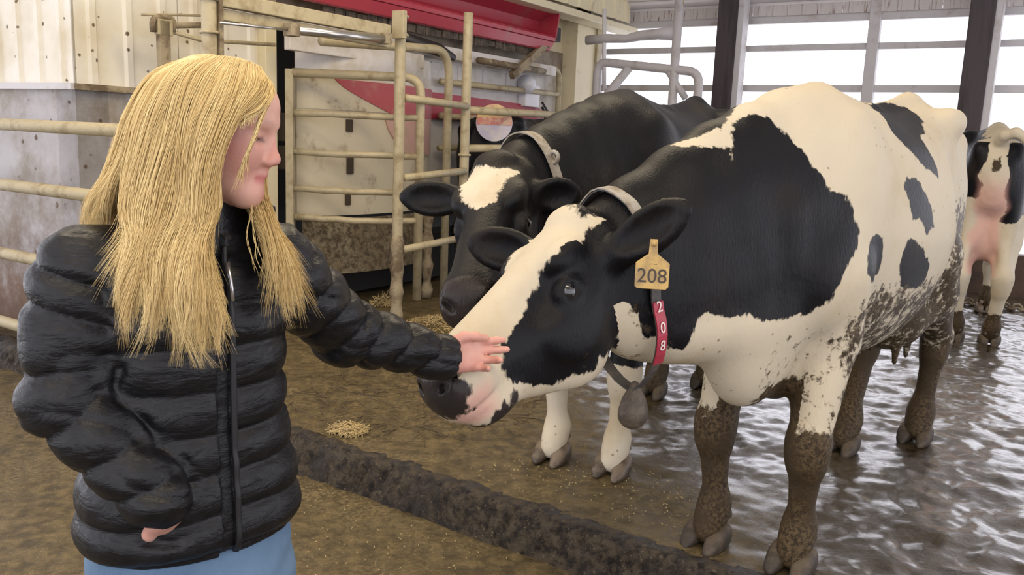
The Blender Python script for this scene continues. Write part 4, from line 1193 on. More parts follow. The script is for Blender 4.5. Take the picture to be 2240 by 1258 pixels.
def face(f):
    f.put(ell(hp(-.020, 0, .020), hp(.098, .076, .088), HW), .02)
    f.put(ell(hp(.035, 0, -.035), hp(.062, .062, .085), HW), .03)
    f.put(ell(hp(.048, 0, .040), hp(.046, .060, .046), HW), .03)
    f.put(ell(hp(.076, 0, -.114), hp(.024, .027, .022), HW), .024)
    for sy in (-1, 1):
        f.put(cap(hp(.070, sy * .012, -.114), hp(-.005, sy * .054, -.070), .019 * hs_, .020 * hs_, None, HW), .03)
        f.put(ell(hp(.046, sy * .040, -.042), hp(.036, .024, .038), HW), .035)
        f.put(cap(hp(.089, sy * .014, .015), hp(.074, sy * .046, .016), .010 * hs_, .009 * hs_, None, HW), .014)
        f.put(ell(hp(.100, sy * .032, -.008), hp(.018, .018, .012), HW), .012, True)
        f.put(ell(hp(.0745, sy * .031, -.008), hp(.0155, .0165, .0125), HW), .004)           # lowered lids
        f.put(cap(hp(.089, sy * .020, -.0125), hp(.082, sy * .042, -.0135), .0016 * hs_, .0016 * hs_, None, HW), .003, True)
        f.put(ell(hp(.104, sy * .0125, -.050), hp(.012, .0085, .0085), HW), .006)
        f.put(ell(hp(.105, sy * .0075, -.058), hp(.006, .003, .003), HW), .003, True)
        f.put(cap(hp(.097, 0, -.0765), hp(.084, sy * .023, -.0830), .0068 * hs_, .0040 * hs_, None, HW), .006)
        f.put(cap(hp(.0945, 0, -.0895), hp(.082, sy * .021, -.085), .0072 * hs_, .004 * hs_, None, HW), .006)
        f.put(cap(hp(.103, 0, -.0830), hp(.087, sy * .024, -.0845), .0026 * hs_, .0018 * hs_, None, HW), .003, True)
        f.put(ell(hp(-.012, sy * .076, -.02), hp(.022, .009, .033), HW), .008)
    f.put(cap(hp(.086, 0, .006), hp(.108, 0, -.036), .0085 * hs_, .0095 * hs_, None, HW), .014)
    f.put(ell(hp(.1125, 0, -.0435), hp(.0105, .0110, .0090), HW), .008)
    f.put(cap(hp(.098, 0, -.062), hp(.096, 0, -.070), .005, .005, None, HW), .012)
    return f

def hand(f, F, curls, thumb, sc=1.0, stub=.06):
    """F: origin wrist, x to the fingers, y to the thumb, z out of the palm"""
    q = lambda *a: np.array(a) * sc
    f.put(cap(q(-stub, 0, 0), q(.01, 0, 0), .026 * sc, .024 * sc, ((0, 0, 1), .78), F), .012)
    f.put(cap(q(.015, .012, 0), q(.082, .022, 0), .019 * sc, .016 * sc, ((0, 0, 1), .75), F), .014)
    f.put(cap(q(.012, -.010, 0), q(.078, -.020, 0), .020 * sc, .016 * sc, ((0, 0, 1), .75), F), .014)
    f.put(cap(q(.020, .0, -.002), q(.082, .0, -.002), .019 * sc, .016 * sc, ((0, 0, 1), .75), F), .014)
    f.put(ell(q(.030, .026, .006), q(.030, .014, .013), F), .014)            # thumb ball
    f.put(ell(q(.035, -.022, .005), q(.032, .011, .011), F), .012)
    spec = ((.028, .084, .066, .0092), (.0095, .088, .073, .0095), (-.009, .084, .067, .0090), (-.026, .076, .052, .0080))
    for (y, x, L, r), (bend, spread) in zip(spec, curls):
        p = np.array((x, y, 0.0)); a = bend[0]; pts = [p]
        for seg, b in zip((.44, .31, .25), bend):
            a = a if seg == .44 else a + b
            d = np.array((math.cos(a) * math.cos(spread), math.sin(spread) * math.cos(a), math.sin(a)))
            p = p + d * L * seg; pts.append(p)
        chain(f, [q(*v) for v in pts], [r * sc * k for k in (1.0, .97, .90, .78)], .004, None, F)
    chain(f, [q(*v) for v in thumb], [.0125 * sc, .0108 * sc, .0098 * sc, .0080 * sc], .006, None, F)

hxv = np.array((.80, .56, -.06)); HL = Frame(Wr_L, hxv, (.40, -.88, .20))
# keep y as the thumb side (up)
if HL.R[1][2] < 0: HL.R[1] *= -1; HL.R[2] = HL.R[2]
hxr = -np.array(W_F) * .75 + np.array(W_L) * .62 + np.array((0, 0, -.75)); HR = Frame(Wr_R, hxr, -W_F)

def person_body():
    f = Field((-.80, 1.06, .45), (.02, 1.96, 1.46), .0035)
    face(f)
    nb = tp3(.01, .005, 1.13)
    f.put(cap(HW.w(hp(-.025, 0, -.075)), nb, .050, .056), .03)
    f.put(loft([(.62, .10, -.10, .135, 0), (.75, .085, -.085, .12, 0), (.90, .09, -.085, .115, 0), (1.02, .10, -.085, .12, 0), (1.10, .07, -.075, .12, 0), (1.16, .05, -.05, .08, 0), (1.18, .03, -.03, .03, 0)], TF, 1.0, 2.2), .02)
    for a, b, c in ((S_R, E_R, Wr_R), (S_L, E_L, Wr_L)):
        f.put(cap(a, b, .050, .038), .03); f.put(cap(b, c, .037, .026), .02)
    hand(f, HL, (((.16, .12, .1), .05), ((.10, .10, .08), .0), ((.42, .75, .5), -.05), ((.62, .85, .55), -.10)),
         ((.020, .030, .008), (.045, .043, .018), (.074, .042, .019), (.104, .037, .013)))
    hand(f, HR, (((.1, .1, .1), .04),) * 4, ((.02, .03, .006), (.045, .045, .01), (.07, .05, .01), (.09, .05, .006)), .95, .0)
    for s_ in (-1, 1):
        hip, kn, an = tp3(s_ * .085, 0, .62), tp3(s_ * .10, .015, .31), tp3(s_ * .10, -.01, -.06)
        f.put(cap(hip, hip + (kn - hip) * .3, .080, .072), .03)
    V, Q = f.mesh()
    return smooth_mesh(V, Q, 1, .4), Q
V, Q = person_body()
t = NT('fair rosy skin'); v = t.coord('Object')
base = t.mix(t.step(t.noise(v, 9, 4), .4, .7), (.62, .35, .27), (.56, .28, .22))
base = t.mix(t.attr('rosy'), base, (.52, .17, .14)); base = t.mix(t.attr('lips'), base, (.50, .17, .15)); base = t.mix(t.attr('lash'), base, (.10, .05, .04))
SKIN = t.out(base, .48, 0, t.bump(t.noise(v, 120, 3), .12, .004), Subsurface_Weight=.10, Subsurface_Scale=.004)
SKIN.node_tree.nodes['Principled BSDF'].inputs['Subsurface Radius'].default_value = (1, .35, .2)
me_o = wp_('body', V, Q, SKIN)
Hh = HW.loc(V) / hs_
ax_, ay_, az_ = Hh[:, 0], np.abs(Hh[:, 1]), Hh[:, 2]
isf = (np.linalg.norm(Hh, axis=1) < .17)
lips = isf * np.exp(-((az_ + .0835) / .0085) ** 4) * (ax_ > .080) * (1 - sstep(ay_, .018, .026))
rosy = isf * .7 * np.exp(-(((ax_ - .045) / .035) ** 2 + ((az_ + .035) / .032) ** 2)) * sstep(ay_, .015, .04) + .35 * isf * (ax_ > .105)
lash = isf * np.exp(-((az_ + .0135) / .0042) ** 2) * (ax_ > .07) * sstep(ay_, .014, .02) * (1 - sstep(ay_, .043, .049))
brow = isf * .45 * np.exp(-((az_ - .020) / .005) ** 2) * (ax_ > .06) * sstep(ay_, .010, .016) * (1 - sstep(ay_, .045, .055))
hl = HL.loc(V); hand_r = (hl[:, 0] > -.06) & (np.linalg.norm(hl, axis=1) < .2)
rosy = rosy + hand_r * .45 * (.5 + .5 * vnoise(V, 45, 5))
for k, a in (('lips', lips), ('rosy', np.clip(rosy, 0, 1)), ('lash', np.clip(lash + brow * .5, 0, 1))): attr(me_o.data, k, a)

# ------------------------------------------------------------------ jacket
def jacket_mesh():
    f = Field((-.90, .98, .54), (.02, 1.92, 1.34), .0052)
    st = [(.655, .128, -.135, .172, 0), (.675, .140, -.145, .176, 0), (.72, .142, -.145, .176, 0), (.80, .136, -.136, .162, 0), (.90, .132, -.128, .150, 0), (1.0, .134, -.126, .152, 0),
          (1.07, .128, -.122, .154, 0), (1.12, .112, -.112, .146, 0), (1.16, .090, -.098, .125, 0), (1.185, .07, -.08, .08, 0), (1.197, .055, -.065, .045, 0)]
    f.put(loft(st, TF, 1.0, 2.3), .02)
    f.put(cap(S_R, S_R + (E_R - S_R) * .35, .074, .071), .05); f.put(cap(S_R + (E_R - S_R) * .3, E_R, .072, .064), .012); f.put(cap(E_R, Wr_R + (E_R - Wr_R) * .10, .064, .047), .007)
    f.put(cap(S_L, E_L, .074, .062), .05); f.put(cap(E_L, Wr_L, .066, .048), .02)
    # hollow cuffs
    d = (Wr_L - E_L) / np.linalg.norm(Wr_L - E_L); f.put(cap(Wr_L + d * .02, Wr_L + d * .10, .036, .06), .006, True)
    # stand-up collar
    nc = tp3(.0, .012, 0); CF = Frame(nc, (0, 0, 1), W_F)
    f.put(loft([(1.14, .10, -.10, .105, 0), (1.19, .088, -.088, .090, 0), (1.235, .088, -.080, .084, 0), (1.262, .094, -.078, .084, 0)], CF, 1.0, 2.0), .018)
    f.put(loft([(1.17, .066, -.066, .068, 0), (1.22, .070, -.062, .066, 0), (1.30, .080, -.064, .070, 0)], CF, 1.0, 2.0), .006, True)
    f.put(cap(tp3(.0, .06, 1.30), tp3(-.0, .13, 1.17), .036, .006), .006, True)
    # collar flap folded open on her left
    f.put(cap(tp3(.045, .088, 1.235), tp3(.105, .085, 1.20), .022, .010, (tuple(W_F), .5)), .012)
    V, Q = f.mesh(); V = smooth_mesh(V, Q, 2, .5); N = normals_np(V, Q)
    # which piece
    def seg(P, a, b):
        ab = b - a; t_ = np.clip(((P - a) @ ab) / (ab @ ab), 0, 1); return t_, np.linalg.norm(P - a - t_[:, None] * ab, axis=1)
    z = V[:, 2]; out = np.zeros(len(V)); best = np.full(len(V), .0)
    tl = TF.loc(V); rad = np.sqrt((tl[:, 1] / .175) ** 2 + (tl[:, 2] / .14) ** 2); wt = np.abs(rad - 1) * .15
    puff = lambda u, s: np.abs(np.sin(np.pi * u / s)) ** .55
    sag = .015 * (tl[:, 1] / .2) ** 2
    q_t = puff(z + sag - .668 + .010 * vnoise(V, 7, 2), .066)
    col = z > 1.165; q_t = np.where(col, .55 + 0 * z, q_t)
    fr = (np.abs(tl[:, 1] - .0) < .012) & (tl[:, 2] > .05); q_t = np.where(fr, .15, q_t)
    arms = []
    for a, b, c, L0 in ((S_R, E_R, Wr_R, 0), (S_L, E_L, Wr_L, 0)):
        t1, d1 = seg(V, a, b); t2, d2 = seg(V, b, c); l1, l2 = np.linalg.norm(b - a), np.linalg.norm(c - b)
        u = np.where(d1 < d2, t1 * l1, l1 + t2 * l2); d = np.minimum(d1 - .080, d2 - .062)
        tw = V @ np.array((.5, .3, .8))
        qa = puff(u + .018 * np.sin(tw * 31) + .014 * vnoise(V, 11, 3), .072)
        arms.append((np.abs(d), qa, u))
    A_ = np.minimum(arms[0][0], arms[1][0]); qa = np.where(arms[0][0] < arms[1][0], arms[0][1], arms[1][1])
    wa = sstep(wt - A_, -.008, .008)
    q = q_t * (1 - wa) + qa * wa
    wr = vnoise(V * np.array((1, 1, 2.2)), 26, 7) * .35 + vnoise(V, 60, 8) * .2
    crease = (1 - np.abs(vnoise(V @ np.array([[.8, .5, .3], [-.5, .8, .1], [-.2, -.3, .9]]) * np.array((1, 1, 3.0)), 9, 12))) ** 3
    V = V + N * (.012 * (q - .6) + .004 * wr - wa * .006 * crease)[:, None]
    return V, Q, f
Vj, Qj, fJ = jacket_mesh()
t = NT('black quilted nylon'); v = t.coord('Object')
nz_ = t.noise(v, 28, 5, .6, .6); nf = t.noise(v, 90, 4, .6)
mp_ = t.n('ShaderNodeMapping'); t.l(v, mp_.inputs[0]); mp_.inputs['Scale'].default_value = (1, 1, 3.2); mp_.inputs['Rotation'].default_value = (.35, .2, 0)
wrn = t.noise(mp_.outputs[0], 13, 4, .6, 1.5)
JK = t.out(t.mix(t.step(nz_, .35, .7), (.005, .005, .006), (.009, .009, .0105)), t.step(nf, .3, .7, .32, .48), 0,
           t.bump(t.math('ADD', t.math('MULTIPLY', wrn, 1.0), t.math('MULTIPLY', nz_, .25)), .35, .010), Specular_IOR_Level=.30)
jacket = wp_('jacket', Vj, Qj, JK); jacket['label'] = 'black quilted puffer jacket'
def jacket_front(z, s_=0.0, off=.0):
    """point on the jacket front at height z, s_ to her left"""
    rr = np.arange(.03, .26, .002); P = np.array([tp3(s_, r, z) for r in rr]); vv = field_at(fJ, P)
    inside = np.nonzero(vv < 0)[0]; k = inside[-1] if len(inside) else 40
    return tp3(s_, rr[k] + off, z)
ZB = simple('black zip tape', (.006, .006, .007), .5)
zs = np.linspace(.665, 1.150, 40)
zl = [jacket_front(z, .012, .003) for z in zs]
zp = MB().tube([p_ for p_ in zl], .0055, 8).build('zip', ZB); sw(zp)
zmet = simple('zip metal', (.55, .55, .56), .25, .9)
p0 = jacket_front(1.125, .012, .012); p1_ = jacket_front(1.07, .010, .016)
pl = MB().tube([p0, (np.array(p0) + np.array(p1_)) / 2 + W_F * .004, p1_], [.0055, .0030, .0038], 8).build('zip_puller', zmet); sw(pl)
flap = [jacket_front(z, -.012, .006) for z in np.linspace(.62, 1.12, 30)]

# ------------------------------------------------------------------ jeans and boots
def jeans():
    f = Field((-.86, 1.02, ZF), (-.22, 1.66, .72), .008)
    f.put(loft([(.46, .118, -.125, .158, 0), (.56, .126, -.13, .166, 0), (.66, .118, -.12, .16, 0), (.70, .10, -.10, .145, 0)], TF, 1.0, 2.3), .02)
    for s_ in (-1, 1):
        hip, kn, an = tp3(s_ * .080, 0, .54), tp3(s_ * .10, .015, .25), tp3(s_ * .105, -.01, -.02)
        chain(f, [hip, kn, an], [.092, .072, .068], .03)
    V, Q = f.mesh(); V = smooth_mesh(V, Q, 2); N = normals_np(V, Q)
    V += N * (.004 * vnoise(V * np.array((1, 1, 2)), 16, 3))[:, None]
    return V, Q
Vn, Qn = jeans()
t = NT('washed blue denim'); v = t.coord('Object', (1, 1, .6)); nw = t.noise(v, 160, 3, .7)
DEN = t.out(t.mix(t.step(t.noise(v, 6, 4), .35, .7), t.mix(nw, (.055, .11, .19), (.09, .16, .26)), (.12, .20, .30)), .75, 0, t.bump(nw, .3, .003))
wp_('jeans', Vn, Qn, DEN)
BOOT = simple('brown rubber boot', (.06, .045, .03), .5, 0, (.10, .075, .045), 10, .45, .65)
for s_ in (-1, 1):
    f = Field(np.array(tp3(s_ * .105, 0, ZF)) - np.array((.2, .2, .003)), np.array(tp3(s_ * .105, 0, ZF)) + np.array((.25, .2, .22)), .008)
    an = tp3(s_ * .105, -.015, -.02)
    f.put(cap(an + np.array((0, 0, .07)), an + np.array((0, 0, -.06)), .062, .050), .02)
    f.put(cap(tp3(s_ * .105, -.03, ZF + .042), tp3(s_ * .115, .15, ZF + .040), .042, .040), .02)
    V, Q = f.mesh(); V[:, 2] = np.maximum(V[:, 2], ZF + .001)
    wp_('boot', smooth_mesh(V, Q, 1), Q, BOOT)

# ------------------------------------------------------------------ hair
def P3(*g): return np.array([np.array(atY(a, b, c)) for a, b, c in g])
def spl(P, n):
    """smooth resampling of a guide"""
    P = np.asarray(P); k = len(P); d = np.concatenate([[0], np.cumsum(np.linalg.norm(np.diff(P, axis=0), axis=1))]); d /= d[-1]
    _, v_ = dense(np.concatenate([d[:, None], P], 1), n); return v_
G_NEAR = [P3((566, 158, 1.295), (588, 196, 1.262), (556, 238, 1.232), (498, 274, 1.212), (464, 330, 1.198), (456, 400, 1.195), (460, 450, 1.19), (440, 530, 1.165), (452, 600, 1.150), (466, 680, 1.140), (468, 740, 1.14), (470, 800, 1.145)),
          P3((552, 145, 1.295), (556, 190, 1.240), (508, 252, 1.210), (464, 325, 1.196), (452, 400, 1.194), (452, 455, 1.188), (436, 535, 1.165), (446, 605, 1.148), (456, 685, 1.139), (460, 745, 1.139), (464, 805, 1.143)),
          P3((530, 134, 1.295), (515, 200, 1.220), (488, 270, 1.200), (466, 340, 1.192), (458, 410, 1.190), (452, 470, 1.182), (430, 540, 1.165), (428, 610, 1.145), (434, 690, 1.138), (440, 760, 1.138), (452, 808, 1.14)),
          P3((505, 126, 1.295), (470, 190, 1.222), (440, 260, 1.202), (425, 340, 1.195), (418, 410, 1.190), (410, 470, 1.182), (388, 540, 1.162), (388, 610, 1.145), (392, 690, 1.136), (392, 760, 1.135), (396, 806, 1.135)),
          P3((475, 122, 1.298), (425, 165, 1.228), (400, 250, 1.210), (382, 330, 1.200), (368, 410, 1.193), (362, 470, 1.183), (348, 540, 1.165), (340, 610, 1.148), (344, 690, 1.137), (340, 750, 1.135), (330, 790, 1.132)),
          P3((455, 124, 1.30), (385, 162, 1.235), (342, 240, 1.214), (322, 320, 1.207), (304, 400, 1.200), (290, 460, 1.190), (300, 530, 1.170), (294, 600, 1.153), (288, 670, 1.143), (286, 730, 1.135), (280, 765, 1.128)),
          P3((448, 124, 1.30), (368, 162, 1.25), (322, 240, 1.236), (298, 330, 1.230), (276, 400, 1.224), (266, 450, 1.212), (286, 510, 1.180), (280, 580, 1.158), (274, 640, 1.146), (272, 690, 1.138), (268, 735, 1.130))]
G_BACK = [P3((446, 124, 1.302), (360, 163, 1.26), (312, 245, 1.25), (284, 330, 1.25), (258, 395, 1.25), (238, 440, 1.25), (220, 480, 1.25), (200, 530, 1.25)),
          P3((448, 122, 1.312), (357, 160, 1.30), (301, 245, 1.30), (268, 330, 1.31), (238, 395, 1.32), (212, 430, 1.33), (195, 470, 1.34), (185, 540, 1.34)),
          P3((455, 122, 1.325), (366, 160, 1.345), (313, 245, 1.37), (282, 330, 1.38), (255, 400, 1.39), (235, 450, 1.40), (220, 520, 1.40), (215, 600, 1.40)),
          P3((470, 122, 1.33), (408, 158, 1.385), (378, 240, 1.405), (362, 330, 1.415), (345, 400, 1.42), (335, 470, 1.43), (330, 540, 1.43), (330, 640, 1.42))]
G_FAR = [P3((470, 132, 1.335), (450, 180, 1.385), (440, 260, 1.40), (440, 340, 1.405), (470, 420, 1.41), (530, 470, 1.40), (590, 530, 1.375), (625, 600, 1.36), (650, 660, 1.36), (685, 690, 1.36)),
         P3((500, 134, 1.335), (500, 185, 1.385), (500, 260, 1.395), (510, 340, 1.395), (540, 420, 1.38), (580, 480, 1.36), (622, 550, 1.34), (645, 620, 1.325), (660, 670, 1.32), (672, 700, 1.32)),
         P3((535, 144, 1.33), (540, 195, 1.37), (545, 260, 1.378), (552, 340, 1.37), (562, 420, 1.35), (590, 490, 1.325), (615, 560, 1.305), (635, 640, 1.295), (645, 690, 1.29), (650, 725, 1.29)),
         P3((558, 160, 1.32), (570, 210, 1.355), (572, 270, 1.362), (566, 340, 1.36), (560, 420, 1.335), (572, 480, 1.30), (590, 550, 1.28), (608, 620, 1.27), (620, 680, 1.265), (630, 720, 1.265))]
G_FRINGE = [P3((566, 158, 1.29), (592, 198, 1.258), (572, 236, 1.232), (530, 262, 1.218), (482, 296, 1.205)), P3((570, 165, 1.29), (592, 208, 1.260), (572, 255, 1.238), (552, 310, 1.230), (525, 375, 1.226), (498, 430, 1.210))]
HV, HFc, HR_ = [], [], []
hr = np.random.default_rng(21)
def strand(path, r0, r1, sides=4, tone=0.5, flat=1.0):
    n = len(path); t_ = np.gradient(path, axis=0); t_ /= np.linalg.norm(t_, axis=1)[:, None] + 1e-9
    view = np.array((0.3, -1, 0.1)); s_ = np.cross(t_, view); s_ /= np.linalg.norm(s_, axis=1)[:, None] + 1e-9; u_ = np.cross(s_, t_)
    w_ = np.linspace(0, 1, n); rad = (r0 * (1 - w_) + r1 * w_) * np.minimum(1, (1 - w_) * 6 + .12)
    base = sum(len(v) for v in HV); V = []
    for k in range(sides):
        a = 2 * math.pi * k / sides
        V.append(path + (s_ * math.cos(a) + u_ * math.sin(a) * flat) * rad[:, None])
    V = np.stack(V, 1).reshape(-1, 3); HV.append(V); HR_.append(np.full(len(V), tone))
    i = np.arange(n - 1)[:, None] * sides; k = np.arange(sides)[None, :]
    a = i + k; b = i + (k + 1) % sides
    HFc.append(np.stack([a, b, b + sides, a + sides], -1).reshape(-1, 4) + base)
def sheet(G, locks, per, thick, r, wave, n=22, spread=.010, tmin=.86, tip=.004):
    """locks of hair between the guides, each a clump of fine strands"""
    g = [spl(q_, n) for q_ in G]; K = len(g) - 1; tt = np.linspace(0, 1, n)
    for c in range(locks):
        s_ = (c + hr.uniform(.1, .9)) / locks * K; i = min(int(s_), K - 1); f_ = s_ - i
        path = g[i] * (1 - f_) + g[i + 1] * f_
        ph, fq = 2.2 * s_ + hr.uniform(-.9, .9), hr.uniform(1.8, 2.3)
        amp = wave * (tt ** 1.2) * hr.uniform(.5, 1.3)
        off = hr.uniform(-1, 1, 3) * thick * np.array((.5, 1, .2))
        path = path + off[None, :] * (np.minimum(1, .2 + tt * 1.5))[:, None]
        path[:, 0] += amp * np.sin(tt * fq * 6.28 + ph); path[:, 1] += amp * .5 * np.cos(tt * fq * 6.28 + ph)
        lend = hr.uniform(tmin, 1.0); flick = hr.normal(0, .010); ltone = hr.uniform(.2, .85)
        for k in range(per):
            rad = spread * min(1.0, .45 + .5 * s_) * (1 - .72 * sstep(tt, .35, 1.0))
            a = hr.uniform(0, 6.28); q_ = math.sqrt(hr.random())
            p = path + np.stack([math.cos(a) * q_ * rad, math.sin(a) * q_ * rad * .7, 0 * tt], 1)
            w2 = hr.uniform(0, 6.28); p[:, 0] += .0016 * np.sin(tt * 25 + w2) * tt; p[:, 1] += .0012 * np.cos(tt * 22 + w2) * tt
            m = max(8, int(n * min(1.0, lend * hr.uniform(.86, 1.04)))); p = p[:m].copy()
            u_ = np.linspace(0, 1, m); p[:, 0] += (flick + hr.normal(0, .004)) * np.maximum(0, u_ - .8) / .2
            strand(p, r * hr.uniform(.7, 1.3), r * .6, 3, float(np.clip(ltone + hr.normal(0, .13), 0, 1)), .8)
sheet(G_NEAR, 96, 60, .010, .00052, .012, spread=.014)
sheet(G_NEAR, 36, 44, .004, .00055, .010, spread=.013, tmin=.7)
sheet(G_BACK, 48, 44, .012, .0006, .005, spread=.017)
sheet(G_FAR, 48, 44, .014, .00058, .007, spread=.015, tmin=.8)
sheet(G_FRINGE[:1] * 2, 5, 16, .006, .0009, .002, spread=.007)
sheet(G_FRINGE[1:] * 2, 3, 12, .003, .0008, .002, spread=.004)
sheet([G_FAR[3], P3((556, 430, 1.32), (548, 480, 1.27), (540, 530, 1.255), (548, 570, 1.25), (575, 600, 1.25))], 3, 3, .003, .0008, .003, spread=.002)
HV_, HF_, HT_ = np.concatenate(HV), np.concatenate(HFc), np.concatenate(HR_)
t = NT('long blonde hair'); v = t.coord('Object')
tone = t.attr('tone')
c = t.mix(tone, (.50, .32, .105), (.93, .74, .37))
JH = t.out(c, .5, 0, None, Specular_IOR_Level=.3)
hair = wp_('hair', HV_, HF_, JH); attr(hair.data, 'tone', HT_)
# close layer of hair over the scalp
def scalp():
    f = Field(HW.o - .17, HW.o + .17, .0045)
    f.put(ell(hp(-.021, 0, .020), hp(.099, .077, .0885), HW), .02)
    f.put(cap(hp(-.06, 0, -.03), hp(-.075, 0, -.16), .062, .050, None, HW), .04)
    for sy in (-1, 1):
        f.put(cap(hp(-.01, sy * .060, .02), hp(-.03, sy * .058, -.12), .024, .022, None, HW), .03)
    f.put(ell(hp(.135, 0, -.030), hp(.100, .13, .100), HW), .012, True)
    V, Q = f.mesh(); return smooth_mesh(V, Q, 1), Q
Vs, Qs = scalp()
sc_ = wp_('hair_base', Vs, Qs, JH, hair)
attr(sc_.data, 'tone', np.clip(.45 + .35 * vnoise(Vs * np.array((1, 1, .12)), 190, 3), 0, 1))

# ================================================================== collars, tags
def rel(root, o):
    """parent a mesh built in the cow's own frame"""
    o.parent = root; return o
FrA, ringA = neck_ring(fA, (1.352, -.118, .965), (.97, -.2, -.12), (0, 0, 1), (1.0, .075))
axA = FrA.R[0]; nA = len(ringA)
ia = lambda a: int(round(a / (2 * math.pi) * nA)) % nA
colA = rel(cowA, strap(ringA, axA, .034, .004).build('collar', STRAP_D)); colA['label'] = 'dark worn neck strap'
top = list(range(-ia(1.15), ia(1.2) + 1))
rng_pts = [np.array(p) for p in ringA]
cA = np.mean(rng_pts, axis=0)
def lifted(off): return [p + (p - cA - axA * ((p - cA) @ axA)) / np.linalg.norm(p - cA) * off for p in rng_pts]
rel(colA, strap(lifted(.005), axA, .040, .004, top).build('strap_band', STRAP_M))
REDTAG = simple('red number strap', (.34, .02, .045), .4, 0, (.2, .05, .04), 14, .55, .75)
redi = list(range(ia(1.96), ia(2.70) + 1))
rel(colA, strap(lifted(.006), axA, .036, .004, redi).build('number_strap', REDTAG))
PALE = simple('pale print', (.72, .66, .60), .6)
for k, (ch_, a_) in enumerate((('2', 2.09), ('0', 2.33), ('8', 2.56))):
    i_ = ia(a_); p = lifted(.0125)[i_]; up_ = rng_pts[i_ - 2] - rng_pts[i_ + 2]; up_ /= np.linalg.norm(up_)
    xdir = -axA; zdir = np.cross(xdir, up_); up_ = np.cross(zdir, xdir)
    o = text_mesh('digit', ch_, .040, .0006, PALE, colA)
    o.matrix_local = Matrix(((xdir[0], up_[0], zdir[0], p[0]), (xdir[1], up_[1], zdir[1], p[1]), (xdir[2], up_[2], zdir[2], p[2]), (0, 0, 0, 1)))
bot = rng_pts[ia(math.pi)]
TR_M = simple('muddy transponder', (.10, .078, .055), .6, 0, (.05, .036, .025), 18, .42, .62, .5, 50)
f = Field(bot - np.array((.08, .08, .15)), bot + np.array((.08, .08, .04)), .004)
f.put(ell((bot[0], bot[1], bot[2] - .055), (.043, .036, .050)), .01); f.put(cap((bot[0], bot[1], bot[2] - .02), (bot[0], bot[1], bot[2] + .01), .022, .014), .02)
f.put(ell((bot[0], bot[1], bot[2] - .075), (.040, .036, .030)), .02)
V, Q = f.mesh(); rel(colA, link('transponder', mesh_np('transponder', V, Q), TR_M, None, True))
# ear tag
YEL = simple('yellow ear tag plastic', (.50, .33, .10), .45, 0, (.30, .20, .08), 22, .42, .65)
INK = simple('worn black ink', (.05, .04, .03), .7)
tp = HA.w(np.array((.005, .215, -.075)) * 1.05)
nrm = dirA((-.10, -.98, .08)); nrm /= np.linalg.norm(nrm); xr = np.cross((0, 0, 1), nrm); xr /= np.linalg.norm(xr); up_ = np.cross(nrm, xr)
ptag = lambda x, y, z=0: tp + nrm * (.05 + z) + xr * x + up_ * y
poly = [(-.009, .015), (.009, .015), (.011, -.020), (.040, -.042), (.040, -.098), (.034, -.104), (-.034, -.104), (-.040, -.098), (-.040, -.042), (-.011, -.020)]
tagA = rel(cowA, MB().prism([ptag(x, y) for x, y in poly], nrm * .004).build('ear_tag', YEL, None, .001)); tagA['label'] = 'yellow ear tag numbered 208'
rel(tagA, MB().tube([ptag(0, .004, -.05), ptag(0, .004, .008)], .007, 10).build('tag_pin', YEL))
for ch_, dx, dy, sz in (('208', 0, -.074, .048), ('- --', .002, -.043, .014)):
    p = ptag(dx, dy, .0045); o = text_mesh('tag_number', ch_, sz, .0004, INK, tagA)
    o.matrix_local = Matrix(((xr[0], up_[0], nrm[0], p[0]), (xr[1], up_[1], nrm[1], p[1]), (xr[2], up_[2], nrm[2], p[2]), (0, 0, 0, 1)))
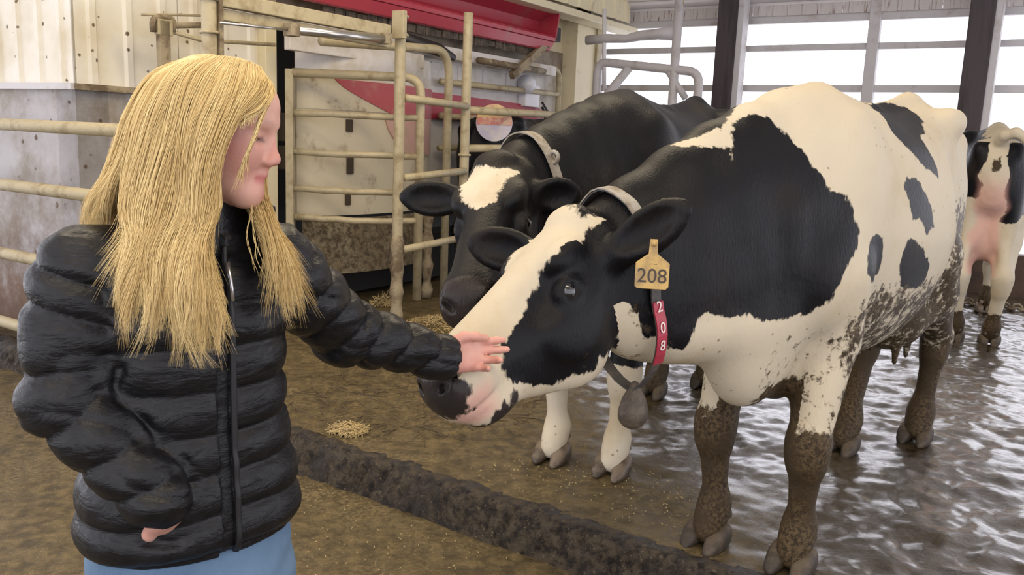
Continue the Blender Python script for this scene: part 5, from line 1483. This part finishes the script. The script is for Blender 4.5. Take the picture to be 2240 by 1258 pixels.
# collar of the black cow
pB = HB.w((-.02 * 1.12, 0, -.10 * 1.12)); cB = pB + (np.array((.95, 0, 1.16)) - pB) * .26
axB = pB - np.array((.95, 0, 1.16)); axB = axB / np.linalg.norm(axB)
FrB, ringB = neck_ring(fB, cB, axB, (0, 0, 1), (1.0, .05))
colB = rel(cowB, strap(ringB, axB, .04, .005).build('collar', STRAP_M))
i_ = int(len(ringB) * .13); rel(colB, MB().ring(ringB[i_] + (ringB[i_] - cB) * .10, axB, .018, .007, 20, 8).build('buckle', STRAP_M))

# ================================================================== loose feed and straw
STRAW = simple('pale straw', (.55, .42, .20), .8, 0, (.36, .26, .12), 20, .45, .65)
def straw_clump(label, c, n, R, hgt, seed, cat='straw', flat=.3, ln=(.03, .08), mat=STRAW, thin=1.0):
    r = random.Random(seed); mb = MB()
    for i in range(n):
        a, q = r.uniform(0, 6.28), math.sqrt(r.random()) * R
        p = Vector((c[0] + math.cos(a) * q, c[1] + math.sin(a) * q * .8, c[2] + .004 + hgt * r.random() * (1 - (q / R) ** 2)))
        kb = (p - K0).dot(KB)
        if (c[2] > -.07 and kb < .10) or (c[2] < -.07 and kb > -.12): continue
        d = Vector((r.uniform(-1, 1), r.uniform(-1, 1), r.uniform(-flat, flat))).normalized() * r.uniform(*ln)
        mb.tube([p - d / 2, p + d * .1 + Vector((0, 0, .004)), p + d / 2], r.uniform(.0010, .0024) * thin, 4)
    o = mb.build('straw_clump', mat); tag(o, label, cat, kind='stuff')
    return o
straw_clump('small pale straw clump on the cow floor behind the kerb', gz(762, 945), 420, .085, .035, 1)
straw_clump('loose yellow feed heap under the black cow muzzle', gz(985, 712), 620, .34, .06, 2, 'feed', .3, (.02, .06))
straw_clump('yellow feed tuft at the foot of the clamped post', gz(838, 668), 160, .10, .10, 3, 'feed', .6)
DSTR = simple('trodden dark straw', (.10, .072, .038), .7)
straw_clump('scattered trodden straw on the floor beside the kerb', gz(880, 880), 300, .75, .004, 5, 'straw', .02, (.05, .16), DSTR)
straw_clump('chaff scattered over the lower alley floor', gz(800, 1130, -.14), 260, .7, .003, 6, 'straw', .02, (.003, .011), STRAW, .7)
straw_clump('chaff trodden along the kerb by the front hooves', gz(1250, 1090), 320, .5, .003, 7, 'straw', .02, (.003, .011), STRAW, .7)
